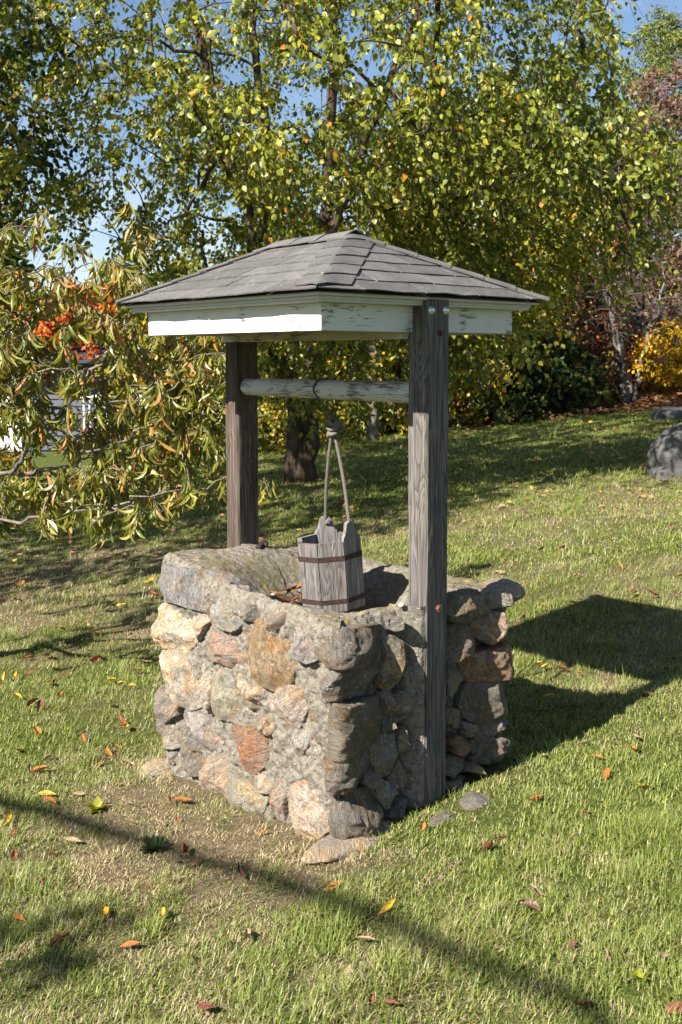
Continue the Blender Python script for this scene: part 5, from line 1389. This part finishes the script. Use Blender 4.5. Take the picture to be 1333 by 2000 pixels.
# ------------------------------------------------------------------ fallen leaves, one by one
LEAVES = {
'yellow':[(0.18,1.8),(-0.0,1.76),(0.86,3.88),(0.36,3.09),(-0.49,1.66),(-0.74,1.23),(-0.86,0.67),(-1.06,0.57),(-0.24,2.39),(-0.41,1.97),(-0.29,1.07),(0.01,1.56),(0.43,2.78),(0.92,3.34),(1.49,3.94),(-0.3,2.42),(-1.27,0.07),(-1.15,-0.36),(-1.04,-0.51),(0.5,-1.12),(-0.6,-1.0),(1.37,0.05),(0.5,-1.12),(2.59,0.33),(3.11,0.37)],
'orange':[(-0.88,0.6),(-0.43,0.89),(-0.48,1.11),(-0.26,1.15),(0.16,2.25),(-0.48,0.87),(-0.57,0.14),(0.43,2.54),(0.47,3.88),(-0.27,1.79),(0.91,5.0),(-0.19,2.07),(-0.58,1.38),(-0.77,0.94),(-1.35,-0.2),(-0.62,-0.78),(-1.19,-0.58),(0.19,-0.9),(-0.2,-0.74),(0.51,-0.96),(-0.61,-0.78),(0.62,-0.84),(0.51,-0.96),(0.19,-0.9),(2.37,0.78),(3.52,1.59),(2.88,0.96),(3.15,0.84),(0.76,-0.9),(2.74,1.13),(2.72,0.46),(3.97,1.49)],
'brown':[(-0.21,1.33),(-0.05,2.67),(0.02,2.49),(-0.08,2.13),(0.6,4.31),(-0.59,0.19),(-0.42,1.71),(-0.58,1.75),(0.29,2.14),(-0.78,-0.2),(-0.42,1.78),(-1.2,-0.02),(-1.32,-0.4),(-1.11,-0.76),(-0.78,-0.2),(-1.2,-0.99),(-0.74,-0.48),(-0.79,-0.3),(-0.43,-1.52),(-0.93,-1.3),(-0.9,-1.34),(0.2,-1.1),(-0.17,-1.01),(-0.48,-1.86),(-0.61,-1.7),(2.68,0.28),(1.64,0.03),(3.47,1.74)],
'tan':[(-0.99,0.18),(-0.72,0.05),(0.23,2.44),(-0.77,0.74),(-0.79,0.99),(-0.5,0.67),(0.29,1.92),(-0.1,2.42),(-0.68,1.04),(0.03,2.6),(-1.34,-0.3),(-0.95,-0.8),(-0.88,-1.17),(-0.36,-1.33),(-0.41,-1.62),(-0.28,-1.29),(-0.33,-1.73),(-0.75,-1.08),(0.51,-0.68),(0.86,-0.85),(1.89,0.22),(1.81,0.01),(1.26,-0.63),(0.7,-0.71),(2.76,1.51),(2.62,0.22)],
}
rf = np.random.default_rng(101)
FL = {'yellow': [(0.48, 0.29, 0.02), (0.50, 0.34, 0.05)], 'orange': [(0.37, 0.16, 0.03), (0.35, 0.115, 0.03)], 'brown': [(0.22, 0.075, 0.03), (0.17, 0.06, 0.035)], 'tan': [(0.32, 0.22, 0.135), (0.36, 0.25, 0.16)]}
def fallen_mesh(seed, mat, long_):
    rg = np.random.default_rng(seed); n = 9; t_ = np.linspace(0, 1, n)
    wd = np.sin(math.pi * t_ ** 0.8) * (0.16 if long_ else 0.30) + 0.006
    cu = rg.uniform(-1.4, 1.4); a = cu * (t_ - 0.5)
    mid = np.stack([t_ - 0.5, 0.08 * np.sin(3 * t_), 0.12 * np.abs(cu) * (t_ - 0.5) ** 2 * 2], 1)
    roll = rg.uniform(0.1, 1.1)
    L_ = []
    for s in (-1, -0.5, 0, 0.5, 1):
        L_.append(mid + np.stack([0 * t_, s * wd * math.cos(roll * abs(s)), abs(s) * wd * math.sin(roll * abs(s)) * (1 + 0.2 * np.sin(5 * t_ + s * 3))], 1))
    V = np.stack(L_, 0).reshape(-1, 3); V[:, 2] += 0.02 * rg.standard_normal(len(V)); V[:, 2] -= V[:, 2].min()
    return make_mesh('fallen_leaf', V, grid_faces(5, n), mat, True)
def mat_fallen(name, c):
    t = NT(name); v = t.coord('Object'); n_ = t.noise(v, 4, 4, 0.7)
    col = t.mix(1.0, c, t.ramp(n_, [(0.3, 0.55), (0.7, 1.3)]), 'MULTIPLY')
    return t.done(t.principled(col, 0.5, t.bump(t.noise(v, 14, 3), 0.5, 0.06), 0.35))
fm = {}
for k, cs in FL.items():
    ms = [mat_fallen('fallen_leaf_' + k, c_) for c_ in cs]
    fm[k] = [fallen_mesh(len(k) * 31 + a, ms[a % 2], a % 3 != 2) for a in range(6)]
def drop(k, x, y, s, dz=0.02, label=None, group=None, z=None):
    v_ = int(rf.integers(0, 6)); d = math.hypot(x - CAM[0], y - CAM[1])
    r = (x - CAM[0]) * RT[0] + (y - CAM[1]) * RT[1]
    if in_well(x, y, 0.35): plc = 'close to the foot of the stone wall'
    elif d > 6.5: plc = 'on the far lawn towards the birch'
    elif y < D0 - 0.3 and d < 3.6: plc = 'in the long grass before the near post'
    elif x > W and y > -1.1 and y < 0.9: plc = 'by the shadow of the well roof'
    elif x < -W and y < 0.2: plc = 'by the long streak of shade'
    elif r < 0: plc = 'on the open turf below the peach tree'
    else: plc = 'on the open turf past the near post'
    shp = ('broad', 'narrow')[v_ % 3 != 2] + (' curled', ' crumpled', ' flat')[v_ % 3]
    hue = {'yellow': ('yellow', 'pale gold'), 'orange': ('orange', 'rust orange'), 'brown': ('red brown', 'dark brown'), 'tan': ('tan', 'pink tan')}[k][v_ % 2]
    o = link('fallen_leaf', fm[k][v_], None, (x, y, (float(ground_z(x, y)) if z is None else z) + dz), label or (shp + ' ' + hue + ' fallen leaf ' + plc), 'leaf', group or (hue + ' fallen leaves ' + plc))
    o.rotation_euler = (rf.normal(0, 0.35), rf.normal(0, 0.35), rf.uniform(0, 6.28)); o.scale = (s, s * rf.uniform(0.75, 1.2), s)
    return o
for k, pts in LEAVES.items():
    for x, y in pts:
        if in_well(x, y): continue
        d = math.hypot(x - CAM[0], y - CAM[1])
        drop(k, x, y, rf.uniform(0.042, 0.080) * (1.0 + 0.06 * max(0, d - 4)), 0.019 if d < 5 else 0.026)
for i in range(110):
    d = rf.uniform(4.5, 9.0); r = rf.uniform(-0.36, 0.36) * d
    x, y = site(r, d)
    if in_well(x, y, 0.05): continue
    drop(['yellow', 'orange', 'tan', 'brown'][rf.integers(0, 4)], float(x), float(y), rf.uniform(0.035, 0.06), 0.025)
for i in range(70):
    if i < 40: x, y = rf.normal(-0.95, 0.35), rf.normal(0.35, 0.6)
    else: x, y = rf.normal(-1.6, 0.6), rf.normal(1.6, 0.7)
    if in_well(x, y, 0.02): continue
    drop(['brown', 'tan', 'brown', 'orange'][rf.integers(0, 4)], float(x), float(y), rf.uniform(0.025, 0.05), 0.014)
for i in range(22):
    a, q_ = rf.uniform(0, 6.28), rf.uniform(0.0, 0.16)
    drop(['brown', 'orange', 'brown'][rf.integers(0, 3)], -0.045 + 0.75 * q_ * math.cos(a), 0.10 + 0.75 * q_ * math.sin(a), rf.uniform(0.06, 0.09), rf.uniform(0, 0.04), 'dead russet leaf lying in the mouth of the well', 'dead leaves in the well mouth', z=DEBRIS_Z)

# ------------------------------------------------------------------ weeds in the turf
def weed(x, y, s, n, seed, label, lm):
    rg = np.random.default_rng(seed); z = float(ground_z(x, y))
    root = empty('weed', (x, y, z), label, 'weed')
    T, Fs = TPL_OVAL; 
    for k in range(n):
        a = k * 2.4 + rg.uniform(-0.3, 0.3); el = rg.uniform(0.08, 0.75)
        D = np.array([[math.cos(a) * math.cos(el), math.sin(a) * math.cos(el), math.sin(el)]])
        Rm = leaf_frames(1, D, np.array([[0, 0, 1.0]]), rg)
        V, F, A = leaves_mesh(np.zeros((1, 3)), Rm, np.array([s * rg.uniform(0.6, 1.1)]), TPL_OVAL, np.array([rg.uniform(0.2, 0.6)]), rg.uniform(0.6, 1.0))
        link('leaf', make_mesh('leaf', V, F, lm, True, {'rnd': A}), root, (0, 0, 0.004))
weed(-0.787, 0.396, 0.055, 18, 1, 'pale broad leaved weed in the worn turf beside the well', LM['hedge'])
weed(-0.825, -0.083, 0.060, 18, 2, 'dark green dandelion weed lying in the streak of shade', LM['dark'])
weed(-0.42, -1.72, 0.032, 14, 3, 'small clover weed in the long grass before the near post', LM['birch'])
